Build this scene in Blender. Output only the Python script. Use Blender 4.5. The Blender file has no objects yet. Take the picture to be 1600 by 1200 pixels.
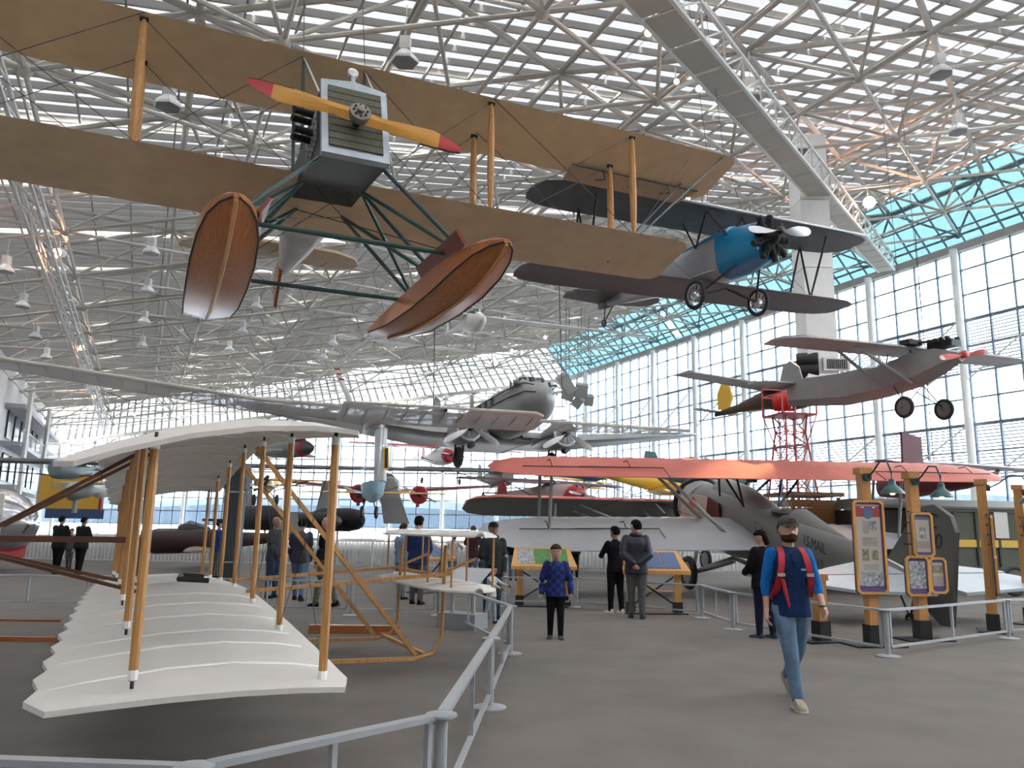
import bpy, bmesh, math, random
from mathutils import Vector, Matrix
PI = math.pi; R = math.radians; V = Vector
random.seed(7)
S = bpy.context.scene; COL = S.collection
# ---------------------------------------------------------------- camera
FPX, PITCH, ROLL = 1231.3, .1821, .0168
cp, sp, cr, sr = math.cos(PITCH), math.sin(PITCH), math.cos(ROLL), math.sin(ROLL)
r0 = V((1, 0, 0)); f0 = V((0, cp, sp)); u0 = V((0, -sp, cp))
CR = r0 * cr + u0 * sr; CU = u0 * cr - r0 * sr; CF = f0
EYE = V((0, 0, 1.6))
cam = bpy.data.objects.new('camera', bpy.data.cameras.new('camera')); COL.objects.link(cam)
cam.matrix_world = Matrix(((CR.x, CU.x, -CF.x, EYE.x), (CR.y, CU.y, -CF.y, EYE.y), (CR.z, CU.z, -CF.z, EYE.z), (0, 0, 0, 1)))
cam.data.sensor_width = 36; cam.data.lens = 36 * FPX / 1600; cam.data.clip_end = 3000
S.camera = cam
# ---------------------------------------------------------------- sky, exposure
w = bpy.data.worlds.new('world'); S.world = w; w.use_nodes = True
nt = w.node_tree; nt.nodes.clear()
tc = nt.nodes.new('ShaderNodeTexCoord'); sx = nt.nodes.new('ShaderNodeSeparateXYZ')
rp = nt.nodes.new('ShaderNodeValToRGB'); ns = nt.nodes.new('ShaderNodeTexNoise')
mp = nt.nodes.new('ShaderNodeMapping'); mp.inputs['Scale'].default_value = (1, 1, 4)
mx = nt.nodes.new('ShaderNodeMixRGB'); mx.blend_type = 'MULTIPLY'; mx.inputs[0].default_value = .35
bg = nt.nodes.new('ShaderNodeBackground'); wo = nt.nodes.new('ShaderNodeOutputWorld')
e = rp.color_ramp.elements
e[0].position = .0; e[0].color = (.66, .76, .9, 1); e[1].position = .5; e[1].color = (1, .98, .96, 1)
k_ = rp.color_ramp.elements.new(.08); k_.color = (.92, .96, 1.0, 1)
ns.inputs['Scale'].default_value = 3.0; ns.inputs['Detail'].default_value = 4
nt.links.new(tc.outputs['Generated'], sx.inputs[0]); nt.links.new(sx.outputs['Z'], rp.inputs[0])
nt.links.new(tc.outputs['Generated'], mp.inputs[0]); nt.links.new(mp.outputs[0], ns.inputs['Vector'])
nt.links.new(rp.outputs[0], mx.inputs[1]); nt.links.new(ns.outputs[0], mx.inputs[2])
nt.links.new(mx.outputs[0], bg.inputs[0]); nt.links.new(bg.outputs[0], wo.inputs[0])
bg.inputs[1].default_value = 6.0
S.view_settings.view_transform = 'Standard'; S.view_settings.look = 'None'
S.view_settings.exposure = 3.8; S.view_settings.gamma = 1; S.view_settings.use_curve_mapping = False
# ---------------------------------------------------------------- pixel helpers used to read positions off the photograph
def ray(x, y): return CR * ((x - 800) / FPX) + CU * (-(y - 600) / FPX) + CF
def at(x, y, Y):                       # the point seen at pixel x, y at distance Y ahead
    r = ray(x, y); return EYE + r * (Y / r.y)
def fl(x, y, z=0.0):                   # the point seen at pixel x, y on the level z
    r = ray(x, y); return EYE + r * ((z - 1.6) / r.z)
# ---------------------------------------------------------------- materials
MT = {}
def mat(name, c, rough=.6, metal=0., var=0., scale=6., bump=0., c2=None, emit=0., spec=.5, stretch=(1, 1, 1), detail=4):
    if name in MT: return MT[name]
    m = bpy.data.materials.new(name); m.use_nodes = True; MT[name] = m
    t = m.node_tree; b = t.nodes['Principled BSDF']
    b.inputs['Base Color'].default_value = (*c, 1); b.inputs['Roughness'].default_value = rough
    b.inputs['Metallic'].default_value = metal; b.inputs['Specular IOR Level'].default_value = spec
    if emit:
        b.inputs['Emission Color'].default_value = (*c, 1); b.inputs['Emission Strength'].default_value = emit
    if var or bump:
        tc = t.nodes.new('ShaderNodeTexCoord'); mp = t.nodes.new('ShaderNodeMapping'); mp.inputs['Scale'].default_value = stretch
        n = t.nodes.new('ShaderNodeTexNoise'); n.inputs['Scale'].default_value = scale; n.inputs['Detail'].default_value = detail
        t.links.new(tc.outputs['Object'], mp.inputs[0]); t.links.new(mp.outputs[0], n.inputs['Vector'])
        if var:
            r = t.nodes.new('ShaderNodeValToRGB'); d = c2 or tuple(max(0, x * (1 - var)) for x in c)
            r.color_ramp.elements[0].position = .3; r.color_ramp.elements[1].position = .7
            r.color_ramp.elements[0].color = (*d, 1); r.color_ramp.elements[1].color = (*(tuple(min(1, x * (1 + var * .6)) for x in c)), 1)
            t.links.new(n.outputs[0], r.inputs[0]); t.links.new(r.outputs[0], b.inputs['Base Color'])
        if bump:
            bp = t.nodes.new('ShaderNodeBump'); bp.inputs['Strength'].default_value = bump; bp.inputs['Distance'].default_value = .02
            t.links.new(n.outputs[0], bp.inputs['Height']); t.links.new(bp.outputs[0], b.inputs['Normal'])
    return m
def glassy(name, tint, gl=.08, rough=.02, gloss=(1, 1, 1)):
    m = bpy.data.materials.new(name); m.use_nodes = True; t = m.node_tree; t.nodes.clear(); MT[name] = m
    o = t.nodes.new('ShaderNodeOutputMaterial'); a = t.nodes.new('ShaderNodeBsdfTransparent'); g = t.nodes.new('ShaderNodeBsdfGlossy')
    x = t.nodes.new('ShaderNodeMixShader'); a.inputs[0].default_value = (*tint, 1); g.inputs['Roughness'].default_value = rough
    g.inputs['Color'].default_value = (*gloss, 1)
    x.inputs[0].default_value = gl
    t.links.new(a.outputs[0], x.inputs[1]); t.links.new(g.outputs[0], x.inputs[2]); t.links.new(x.outputs[0], o.inputs[0])
    return m
# ---------------------------------------------------------------- mesh builder
def frame(d, up=V((0, 0, 1))):
    d = d.normalized()
    if abs(d.dot(up)) > .98: up = V((0, 1, 0)) if abs(d.y) < .9 else V((1, 0, 0))
    a = d.cross(up).normalized(); b = a.cross(d); return a, b, d
class MB:
    def __init__(s): s.v = []; s.f = []; s.mi = []; s.cm = 0
    def face(s, idx): s.f.append(idx); s.mi.append(s.cm)
    def loft(s, rings, cap=True, close=True):
        n = len(rings[0]); b = len(s.v)
        for r in rings: s.v += [tuple(p) for p in r]
        for i in range(len(rings) - 1):
            for j in range(n if close else n - 1):
                k = (j + 1) % n; s.face((b + i * n + j, b + i * n + k, b + (i + 1) * n + k, b + (i + 1) * n + j))
        if cap and close:
            s.face(tuple(b + j for j in range(n))[::-1]); s.face(tuple(b + (len(rings) - 1) * n + j for j in range(n)))
        return s
    def box(s, c, d, m=None):
        c = V(c); h = V(d) / 2; m = m or Matrix.Identity(3)
        P = [c + m @ V((x * h.x, y * h.y, z * h.z)) for x in (-1, 1) for y in (-1, 1) for z in (-1, 1)]
        b = len(s.v); s.v += [tuple(p) for p in P]
        for q in ((0, 1, 3, 2), (4, 6, 7, 5), (0, 4, 5, 1), (2, 3, 7, 6), (0, 2, 6, 4), (1, 5, 7, 3)): s.face(tuple(b + i for i in q))
        return s
    def bar(s, p, q, w, h=None, up=V((0, 0, 1))):
        p = V(p); q = V(q); a, b, d = frame(q - p, up); h = h or w
        rs = [[o + a * x * w / 2 + b * y * h / 2 for x, y in ((-1, -1), (1, -1), (1, 1), (-1, 1))] for o in (p, q)]
        return s.loft(rs)
    def tube(s, p, q, r, r2=None, n=8):
        p = V(p); q = V(q); a, b, d = frame(q - p); r2 = r if r2 is None else r2
        return s.loft([[o + (a * math.cos(t * 2 * PI / n) + b * math.sin(t * 2 * PI / n)) * rr for t in range(n)] for o, rr in ((p, r), (q, r2))])
    def path(s, pts, r, n=6, sq=1.):
        pts = [V(p) for p in pts]; R_ = []
        rr = r if isinstance(r, (list, tuple)) else [r] * len(pts)
        up = V((0, 0, 1))
        for i, p in enumerate(pts):
            d = pts[min(i + 1, len(pts) - 1)] - pts[max(i - 1, 0)]; a, b, _ = frame(d, up)
            R_.append([p + (a * math.cos(t * 2 * PI / n) + b * math.sin(t * 2 * PI / n) * sq) * rr[i] for t in range(n)])
        return s.loft(R_)
    def lathe(s, prof, o=(0, 0, 0), ax=(0, 0, 1), n=16, cap=True):
        o = V(o); a, b, d = frame(V(ax))
        return s.loft([[o + d * h + (a * math.cos(t * 2 * PI / n) + b * math.sin(t * 2 * PI / n)) * max(r, 1e-4) for t in range(n)] for r, h in prof], cap)
    def torus(s, o, ax, R1, r, n=20, m=8):
        o = V(o); a, b, d = frame(V(ax)); rings = []
        base = len(s.v)
        for i in range(n):
            t = i * 2 * PI / n; e = a * math.cos(t) + b * math.sin(t)
            s.v += [tuple(o + e * (R1 + r * math.cos(u * 2 * PI / m)) + d * r * math.sin(u * 2 * PI / m)) for u in range(m)]
        for i in range(n):
            for j in range(m):
                s.face((base + i * m + j, base + ((i + 1) % n) * m + j, base + ((i + 1) % n) * m + (j + 1) % m, base + i * m + (j + 1) % m))
        return s
    def slab(s, poly, t, M_=None):        # polygon in the local xy plane, thickness t along z, placed by a 4x4
        M_ = M_ or Matrix.Identity(4); n = len(poly)
        return s.loft([[M_ @ V((x, y, z)) for x, y in poly] for z in (-t / 2, t / 2)])
    def sphere(s, c, r, n=12, m=8, sc=(1, 1, 1)):
        c = V(c); return s.loft([[c + V((r * sc[0] * math.sin(PI * i / m) * math.cos(2 * PI * j / n), r * sc[1] * math.sin(PI * i / m) * math.sin(2 * PI * j / n), -r * sc[2] * math.cos(PI * i / m))) for j in range(n)] for i in [.05] + list(range(1, m)) + [m - .05]])
    def wing(s, st, th=.1, ribs=0, camber=.04, bump=.05):
        """st: (x, y_le, z, chord) stations along the span; nose towards -y"""
        up = [(0, 0), (.03, .35), (.12, .75), (.3, 1), (.55, .8), (.8, .38), (1, .04)]
        lo = [(1, -.04), (.75, -.06), (.4, -.12), (.1, -.2)]
        prof = up + lo; S2 = []
        for i, a in enumerate(st):
            S2.append((a, 1))
            if i < len(st) - 1 and ribs:
                b = st[i + 1]; L = abs(b[0] - a[0]); k = max(1, round(L / ribs))
                for q in range(k):
                    t = (q + .5) / k; S2.append((tuple(a[z] + (b[z] - a[z]) * t for z in range(4)), 1 - bump))
                    if q < k - 1:
                        t = (q + 1) / k; S2.append((tuple(a[z] + (b[z] - a[z]) * t for z in range(4)), 1))
        rings = []
        for (x, y, z, c), g in S2:
            rings.append([V((x, y + c * u, z + c * th * v * g + camber * c * 4 * u * (1 - u) * .5)) for u, v in prof])
        return s.loft(rings)
    def obj(s, name, m, parent=None, smooth=False, loc=None, **kw):
        me = bpy.data.meshes.new(name); me.from_pydata(s.v, [], s.f)
        ms = m if isinstance(m, (list, tuple)) else [m]
        for a in ms: me.materials.append(a)
        if len(ms) > 1:
            for p, i in zip(me.polygons, s.mi): p.material_index = i
        bm = bmesh.new(); bm.from_mesh(me); bmesh.ops.recalc_face_normals(bm, faces=bm.faces); bm.to_mesh(me); bm.free()
        o = bpy.data.objects.new(name, me); COL.objects.link(o)
        if smooth:
            for p in me.polygons: p.use_smooth = True
            try: me.set_sharp_from_angle(angle=R(smooth if smooth is not True else 40))
            except Exception: pass
        if parent: o.parent = parent
        if loc is not None: o.location = loc
        for k, v in kw.items(): o[k] = v
        return o
def T(name, label, cat, loc=(0, 0, 0), rz=0., group=None, rot=None):
    o = bpy.data.objects.new(name, None); COL.objects.link(o); o.empty_display_size = .2
    if rot: o.matrix_world = Matrix.Translation(V(loc)) @ Matrix.Rotation(rot[0], 4, 'Z') @ Matrix.Rotation(rot[1], 4, 'X') @ Matrix.Rotation(rot[2], 4, 'Y')
    else: o.location = loc; o.rotation_euler = (0, 0, rz)
    o['label'] = label; o['category'] = cat
    if group: o['group'] = group
    return o
def rotm(loc, rot): return Matrix.Translation(V(loc)) @ Matrix.Rotation(rot[0], 4, 'Z') @ Matrix.Rotation(rot[1], 4, 'X') @ Matrix.Rotation(rot[2], 4, 'Y')
def tag(o, label, cat, group=None):
    o['label'] = label; o['category'] = cat
    if group: o['group'] = group
    return o
def inst(src, parent=None, loc=None, M_=None, name=None):
    c = src.copy(); COL.objects.link(c)
    if parent is not None: c.parent = parent
    if M_ is not None: c.matrix_world = M_; c.matrix_basis = M_
    if loc is not None: c.location = loc
    return c
def copy_tree(o, parent=None):
    c = o.copy(); COL.objects.link(c)
    if parent: c.parent = parent
    for ch in [x for x in bpy.data.objects if x.parent == o]: copy_tree(ch, c)
    return c
def text(body, size, m, parent, M_, name='lettering', align='CENTER', ext=.002):
    cu = bpy.data.curves.new(name, 'FONT'); cu.body = body; cu.size = size; cu.align_x = align; cu.align_y = 'CENTER'; cu.extrude = ext
    o = bpy.data.objects.new(name, cu); COL.objects.link(o); dg = bpy.context.evaluated_depsgraph_get(); dg.update()
    me = bpy.data.meshes.new_from_object(o.evaluated_get(dg)); bpy.data.objects.remove(o)
    o = bpy.data.objects.new(name, me); COL.objects.link(o); me.materials.clear(); me.materials.append(m)
    if parent: o.parent = parent
    o.matrix_basis = M_; return o
def xf(o, x, y, z):                      # 4x4 from origin and three axes
    x, y, z = V(x), V(y), V(z); return Matrix(((x.x, y.x, z.x, o[0]), (x.y, y.y, z.y, o[1]), (x.z, y.z, z.z, o[2]), (0, 0, 0, 1)))
# ---------------------------------------------------------------- the colours
WHT = mat('white_paint', (.62, .62, .6), .5, var=.06, scale=3)
CEIL = mat('ceiling_paint', (.43, .41, .37), .55, var=.06, scale=2)
CEILD = mat('roof_purlin_paint', (.36, .35, .32), .6, var=.1, scale=2)
MULL = mat('mullion_metal', (.16, .2, .25), .4, .3, var=.08)
POST = mat('mast_paint', (.72, .73, .72), .5, var=.04)
RAIL = mat('grey_powder_coat', (.36, .38, .4), .4, .2, var=.05, scale=12)
WOOD = mat('spruce_wood', (.5, .25, .08), .45, var=.25, scale=7, stretch=(6, 6, .6))
WOODL = mat('sign_pine', (.62, .33, .1), .4, var=.2, scale=6, stretch=(5, 5, .5))
WOODD = mat('mahogany_ply', (.38, .13, .04), .28, var=.3, scale=5, stretch=(8, .7, 8))
BLK = mat('black_paint', (.012, .012, .013), .65)
DKM = mat('dark_metal', (.035, .035, .04), .4, .6, var=.2, scale=20)
RUB = mat('tyre_rubber', (.03, .03, .03), .8, var=.2, scale=15)
SIL = mat('silver_metal', (.6, .61, .63), .3, .9, var=.05)
ALU = mat('aluminium_skin', (.24, .24, .24), .4, .3, var=.08, scale=3)
GRY = mat('silver_dope_fabric', (.3, .31, .31), .5, .1, var=.08, scale=3)
GRYL = mat('pale_silver_dope', (.4, .43, .46), .45, .1, var=.06, scale=2.5)
DGR = mat('dark_grey_fabric', (.075, .08, .085), .55, var=.12, scale=4)
DOPE = mat('doped_linen', (.58, .44, .28), .55, var=.1, scale=3)
MUS = mat('unbleached_muslin', (.62, .59, .56), .8, var=.05, scale=4, bump=.05)
SEAM = mat('rib_tape', (.85, .84, .82), .7, var=.03)
RED = mat('red_paint', (.45, .02, .03), .35, var=.08)
REDW = mat('faded_red_fabric', (.52, .13, .1), .55, var=.1, scale=2)
YEL = mat('yellow_varnish', (.62, .3, .05), .35, var=.12, scale=6, stretch=(.6, 6, 6))
YELP = mat('yellow_paint', (.7, .42, .04), .4, var=.05)
BLU = mat('bright_blue_paint', (.01, .2, .4), .35, var=.06)
TEAL = mat('dark_green_tube', (.015, .05, .045), .4, var=.1)
DKG = mat('green_black_cowl', (.012, .017, .014), .5, var=.3, scale=6)
OLV = mat('olive_panel_paint', (.075, .08, .065), .5, var=.12, scale=3)
CHK = mat('window_dark_glass', (.03, .035, .04), .1)
WIRE = mat('wire', (.05, .05, .05), .5, .5)
CLR = glassy('clear_film', (.9, .92, .93), .12, .12)
FILM = glassy('translucent_film', (.85, .86, .88), .5, .3)
_t = FILM.node_tree; _g = [n for n in _t.nodes if n.type == 'BSDF_GLOSSY'][0]; _m = [n for n in _t.nodes if n.type == 'MIX_SHADER'][0]
_d = _t.nodes.new('ShaderNodeBsdfDiffuse'); _d.inputs[0].default_value = (.75, .75, .74, 1); _m2 = _t.nodes.new('ShaderNodeMixShader'); _m2.inputs[0].default_value = .2
_t.links.new(_d.outputs[0], _m2.inputs[1]); _t.links.new(_g.outputs[0], _m2.inputs[2]); _t.links.new(_m2.outputs[0], _m.inputs[2])
# ================================================================ THE HALL
U = 1.5
O = V((27.26, 41.06, 0)); D = V((-.4206, .9072, 0)); N = V((.9072, .4206, 0)); ZA = V((0, 0, 1))
def zr(p): return 18.97 - .1425 * p
def HP(a, p, dz=0.): q = O + D * a - N * p; q.z = zr(p) + dz; return q
def af(p): return 49.7 + .62 * p
carpet = mat('carpet', (.172, .158, .145), .95, var=.13, scale=1.2, spec=.1, detail=10)
t_ = carpet.node_tree; b_ = t_.nodes['Principled BSDF']; n_ = t_.nodes.new('ShaderNodeTexNoise'); n_.inputs['Scale'].default_value = 90; n_.inputs['Detail'].default_value = 6
tcn = t_.nodes.new('ShaderNodeTexCoord'); t_.links.new(tcn.outputs['Object'], n_.inputs['Vector'])
bp_ = t_.nodes.new('ShaderNodeBump'); bp_.inputs['Strength'].default_value = .6; bp_.inputs['Distance'].default_value = .01
t_.links.new(n_.outputs[0], bp_.inputs['Height']); t_.links.new(bp_.outputs[0], b_.inputs['Normal'])
def ground(a, p): q = O + D * a - N * p; return (q.x, q.y)
fp = [ground(-34, 0), ground(49.7, 0), ground(af(52.6), 52.6), ground(-34, 52.6)]
MB().loft([[V((x, y, z)) for x, y in fp] for z in (-.2, 0)]).obj('floor', carpet, kind='structure')
# --- right glass wall
frost = glassy('pane_glass', (.32, .34, .35), .05, .03)
cyan = glassy('tinted_roof_glass', (.09, .13, .14), .1, .05)
wr = bpy.data.objects.new('wall_right', None); COL.objects.link(wr); wr['kind'] = 'structure'
zrow = [1.6 + U * (10.131 - j) for j in range(-1, 12)]; zrow[0] = 18.0
def wp(i, z, off=0.): q = O + D * (i * U) + N * off; q.z = z; return q
i0, i1 = -22, 33
vm = MB().bar((0, 0, 0), (0, 0, 17.7), .1, .16, up=V((0, 1, 0))).obj('mullion', MULL, wr); vm.matrix_basis = xf(wp(i0, .3), D, N, ZA)
for i in range(i0 + 1, i1 + 1): inst(vm, wr, M_=xf(wp(i, .3), D, N, ZA))
for j, z in enumerate(zrow):
    b = MB().bar(wp(i0, z), wp(i1 + .13, z), .14 if j in (3, 7, 11) else .09, .18 if j in (3, 7, 11) else .09).obj('transom', MULL, wr)
MB().bar(wp(i0, 18.15), wp(i1 + .13, 18.15), .5, .45).obj('wall_head_beam', CEILD, wr)
MB().bar(wp(i0, .15), wp(i1 + .13, .15), .3, .3).obj('sill', GRY, wr)
ms = MB().tube((0, 0, 0), (0, 0, 18), .21, n=14).obj('mast', POST, wr, smooth=True); ms.location = wp(2, 0, -.55)
for i in list(range(-18, 2, 4)) + list(range(6, 33, 4)): inst(ms, wr, wp(i, 0, -.55))
pm = MB().box((0, 0, 0), (1, .02, 1)).obj('pane', frost, wr); cnt = 0; rest = MB(); first = True
cells = [(i, j) for i in range(i0, i1) for j in range(12)]
cells.sort(key=lambda c: (c[0] < -3, c[0] if c[0] >= -3 else -c[0]))
for i, j in cells:
    za, zb = zrow[j + 1], zrow[j]; c = wp(i + .5, (za + zb) / 2)
    if cnt < 295 and (j < 10):
        m_ = xf(c, D * (U - .05), N, ZA * (zb - za - .05))
        if first: pm.matrix_basis = m_; first = False
        else: inst(pm, wr, M_=m_)
        cnt += 1
    else: rest.box(c, (U - .05, .02, zb - za - .05), Matrix((D, N, ZA)).transposed())
rest.obj('pane_field', frost, wr, kind='stuff')
bl = MB()                                                   # horizontal sun louvres outside the lower bands
for (jt, nrow) in ((3, 2), (7, 2)):
    for q in range(nrow * 8):
        z = zrow[jt] - .12 - q * U / 8; bl.bar(wp(i0, z, .55), wp(i1, z, .55), .02, .07, up=V((0, 0, 1)))
bl.obj('sun_louvres', mat('louvre_white', (.75, .8, .82), .5), wr, kind='stuff')
dg = MB().tube((0, 0, 0), (1, 0, 0), .05, n=8).obj('brace', WHT, wr); dg.matrix_basis = Matrix.Scale(0, 4)
def stretch(o, p, q, par, src=None):
    p, q = V(p), V(q); a, b, d = frame(q - p); m_ = xf(p, (q - p), a, b)
    if src is None: o.matrix_basis = m_; return o
    return inst(o, par, M_=m_)
fb = True
for i in range(-14, 33, 4):
    for zt in (zrow[3], zrow[7]):
        A, B = wp(i, zt, -.5), wp(i + 4, zt - 3.6, -.5)
        if fb: stretch(dg, A, B, wr); fb = False
        else: stretch(dg, A, B, wr, 1)
# --- far glass wall
wf = bpy.data.objects.new('wall_far', None); COL.objects.link(wf); wf['kind'] = 'structure'
d2 = V((-.9927, .1207, 0)); n2 = V((.1207, .9927, 0)); C2 = O + D * (33.13 * U)
def fp2(t, z, off=0.): q = C2 + d2 * (t * U) + n2 * off; q.z = z; return q
zf = [1.6 + U * (3.956 - j) for j in range(-8, 5)]
def ztop(t): return zr(.85 * t * U) - .9
fm = MB().bar((0, 0, 0), (0, 0, 1), .12, .14, up=V((0, 1, 0))).obj('mullion', MULL, wf); first = True
T2 = 41
for k in range(T2 + 1):
    t = .218 + k; wdt = 2.2 if k % 4 == 1 else 1
    m_ = xf(fp2(t, .2), d2 * wdt, n2 * wdt, ZA * (ztop(t) - .2))
    if first: fm.matrix_basis = m_; first = False
    else: inst(fm, wf, M_=m_)
for j, z in enumerate(zf):
    tm = min(T2 + 1, (18.07 - z) / .1425 / .85 / U)
    if tm > 1: MB().bar(fp2(0, z), fp2(tm, z), .12 if j in (4, 8) else .12, .16 if j in (4, 8) else .12).obj('transom', MULL, wf)
MB().bar(fp2(0, ztop(0)), fp2(T2 + 1, ztop(T2 + 1)), .4, .35).obj('wall_head_beam', CEILD, wf)
MB().bar(fp2(0, .15), fp2(T2 + 1, .15), .3, .35).obj('sill', GRY, wf)
pf = MB().box((0, 0, 0), (1, .02, 1)).obj('pane', frost, wf); first = True; cnt = 0; rest = MB()
cl = [(k, j) for k in range(-1, T2 + 1) for j in range(12)]
cl.sort(key=lambda c: abs(c[1] - 7) * 1.6 + abs(c[0] - 14) * .5)
for k, j in cl:
    ta, tb = max(0, .218 + k), .218 + k + 1; za, zb = zf[j + 1], zf[j]; zt = ztop(tb)
    if za > zt - .2: continue
    zb = min(zb, zt); c = fp2((ta + tb) / 2, (za + zb) / 2)
    if cnt < 295: 
        m_ = xf(c, d2 * ((tb - ta) * U - .05), n2, ZA * (zb - za - .05))
        if first: pf.matrix_basis = m_; first = False
        else: inst(pf, wf, M_=m_)
        cnt += 1
    else: rest.box(c, ((tb - ta) * U - .05, .02, zb - za - .05), Matrix((d2, n2, ZA)).transposed())
rest.obj('pane_field', frost, wf, kind='stuff')
cm2 = MB().tube((0, 0, 0), (0, 0, 1), .2, n=12).obj('mast', POST, wf, smooth=True); cm2.matrix_basis = xf(fp2(1.2, 0, -.6), d2, n2, ZA * ztop(1))
for k in range(5, T2, 4): inst(cm2, wf, M_=xf(fp2(.218 + k, 0, -.6), d2, n2, ZA * ztop(k)))
tr = MB()                                                   # lattice truss along the head of the far wall
for k in range(0, T2, 2):
    for s_ in (0, 1):
        a0, b0 = fp2(k + s_ * 2, ztop(k + s_ * 2) - .1, -1.2), fp2(k + 2 - s_ * 2, ztop(k) - 1.5, -1.2)
        tr.bar(a0, b0, .15)
tr.bar(fp2(0, ztop(0) - 1.5, -1.2), fp2(T2, ztop(T2) - 1.5, -1.2), .3).bar(fp2(0, ztop(0) - .1, -1.2), fp2(T2, ztop(T2) - .1, -1.2), .16)
tr.obj('head_truss', CEIL, wf, kind='stuff')
# --- left wall with galleries, back wall
wl = bpy.data.objects.new('wall_left', None); COL.objects.link(wl); wl['kind'] = 'structure'
def lp(a, z, off=0.): q = O + D * a - N * (52.6 - off); q.z = z; return q
MB().box((lp(24, 7.1)), (.4, 116, 14.8), Matrix((N, D, ZA)).transposed()).obj('wall_panel', mat('gallery_wall_white', (.5, .51, .52), .6, var=.05), wl)
fas = MB().box((0, 0, 0), (1.6, 30, .35)).obj('gallery_deck', mat('deck_grey', (.3, .31, .32), .5), wl)
fas.matrix_basis = xf(lp(62, 7.6, .8), N, D, ZA)
for z in (4.2, 10.6): inst(fas, wl, M_=xf(lp(62, z, .8), N, D, ZA))
gp = MB().bar((0, 0, 0), (0, 0, 12.4), .3, .3).obj('gallery_column', WHT, wl); gp.location = lp(48, 0, 1.8)
for a in (62, 77): inst(gp, wl, lp(a, 0, 1.8))
gr = MB().bar(lp(47, 8.75, 1.7), lp(77, 8.75, 1.7), .06)
for q in range(60): gr.bar(lp(47 + q * .5, 7.75, 1.7), lp(47 + q * .5, 8.75, 1.7), .025)
gr.obj('gallery_railing', WHT, wl, kind='stuff')
gw = MB().box((0, 0, 0), (.1, 2.6, 2.2)).obj('gallery_window', CHK, wl); gw.matrix_basis = xf(lp(50, 9.3, .3), N, D, ZA)
for a in (54, 58, 62, 66, 70):
    for z in (9.3, 5.9, 2.6): inst(gw, wl, M_=xf(lp(a, z, .3), N, D, ZA))
for z in (5.9, 2.6): inst(gw, wl, M_=xf(lp(50, z, .3), N, D, ZA))
MB().box(O + D * -34 - N * 26 + ZA * 8, (54, .4, 22), Matrix((N, D, ZA)).transposed()).obj('wall_back', mat('back_wall', (.4, .4, .4), .7, var=.05), kind='structure')
# --- the roof: space frame, purlins, skylights
ce = bpy.data.objects.new('ceiling', None); COL.objects.link(ce); ce['kind'] = 'structure'
DP, DA = 5.693, -3.21
def nd(i, k): return (3 + 6 * i + DA * k, DP * k)
K = 9
def ok(a, p): return -32 < a < af(p) - 1
def clipf(a, p): return min(a, af(p) - .8)
low = []; web = []; upc = []
for k in range(0, K + 1):
    for i in range(-7, 24):
        a, p = nd(i, k)
        if not ok(a, p): continue
        A = HP(a, p)
        for (i2, k2) in ((i + 1, k), (i, k + 1), (i + 1, k + 1)):
            a2, p2 = nd(i2, k2)
            if k2 <= K and ok(a2, p2): low.append((A, HP(a2, p2)))
        tri = [nd(i, k), nd(i + 1, k), nd(i + 1, k + 1)]
        if k < K and all(ok(*q) for q in tri):
            ca, cpp = sum(q[0] for q in tri) / 3, sum(q[1] for q in tri) / 3; Cn = HP(ca, cpp, 2.3)
            for q in tri: web.append((HP(*q), Cn))
            for (i2, k2) in ((i + 1, k), (i, k + 1), (i + 1, k + 1)):
                t2 = [nd(i2, k2), nd(i2 + 1, k2), nd(i2 + 1, k2 + 1)]
                if k2 < K and all(ok(*q) for q in t2):
                    upc.append((Cn, HP(sum(q[0] for q in t2) / 3, sum(q[1] for q in t2) / 3, 2.3)))
def seen(pq):
    m = (pq[0] + pq[1]) / 2 - EYE
    x, y, z = m.dot(CR), m.dot(CU), m.dot(CF)
    return z > 1 and abs(x / z) < .75 and abs(y / z) < .6
def rods(L, name, r, nobj, stuffname):
    L.sort(key=lambda s: (not seen(s), ((s[0] + s[1]) / 2 - EYE).length))
    src = MB().tube((0, 0, 0), (1, 0, 0), r, n=7).obj(name, CEIL, ce, smooth=True); rs = MB()
    for q, (A, B) in enumerate(L):
        if q == 0: stretch(src, A, B, ce)
        elif q < nobj: stretch(src, A, B, ce, 1)
        else: rs.tube(A, B, r, n=6)
    if rs.v: rs.obj(stuffname, CEIL, ce, smooth=True, kind='stuff')
rods(low, 'lower_chord_tube', .07, 290, 'lower_chord_field'); rods(web, 'web_tube', .065, 290, 'web_tube_field'); rods(upc, 'upper_chord_tube', .11, 290, 'upper_chord_field')
nb = MB().sphere((0, 0, 0), .2, 10, 6).obj('node_ball', CEIL, ce, smooth=True); first = True; q = 0
for k in range(0, K + 1):
    for i in range(-7, 24):
        a, p = nd(i, k)
        if ok(a, p) and q < 280:
            q += 1
            if first: nb.location = HP(a, p); first = False
            else: inst(nb, ce, HP(a, p))
P0, P1 = 3.6, 52.6
sk = mat('purlin_paint', (.36, .345, .315), .6, var=.08, scale=1.)
a = -33.; 
while a < 82:
    ps = P0
    if a > af(P0) - 3.5: ps = (a + 3.5 - 49.7) / .62
    if ps < P1 - 1:
        MB().bar(HP(a, ps, 2.62), HP(a, P1, 2.62), .07, .24).obj('purlin', sk, ce)
    a += .74
for q in range(0, 34):
    p = P0 + q * 1.48
    if p < P1: MB().bar(HP(-33, p, 2.45), HP(af(p) - 3.6, p, 2.45), .06, .1).obj('purlin_rail', sk, ce)
skl = glassy('skylight_sheet', (.12, .123, .128), .03, .3)
first = True
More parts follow.
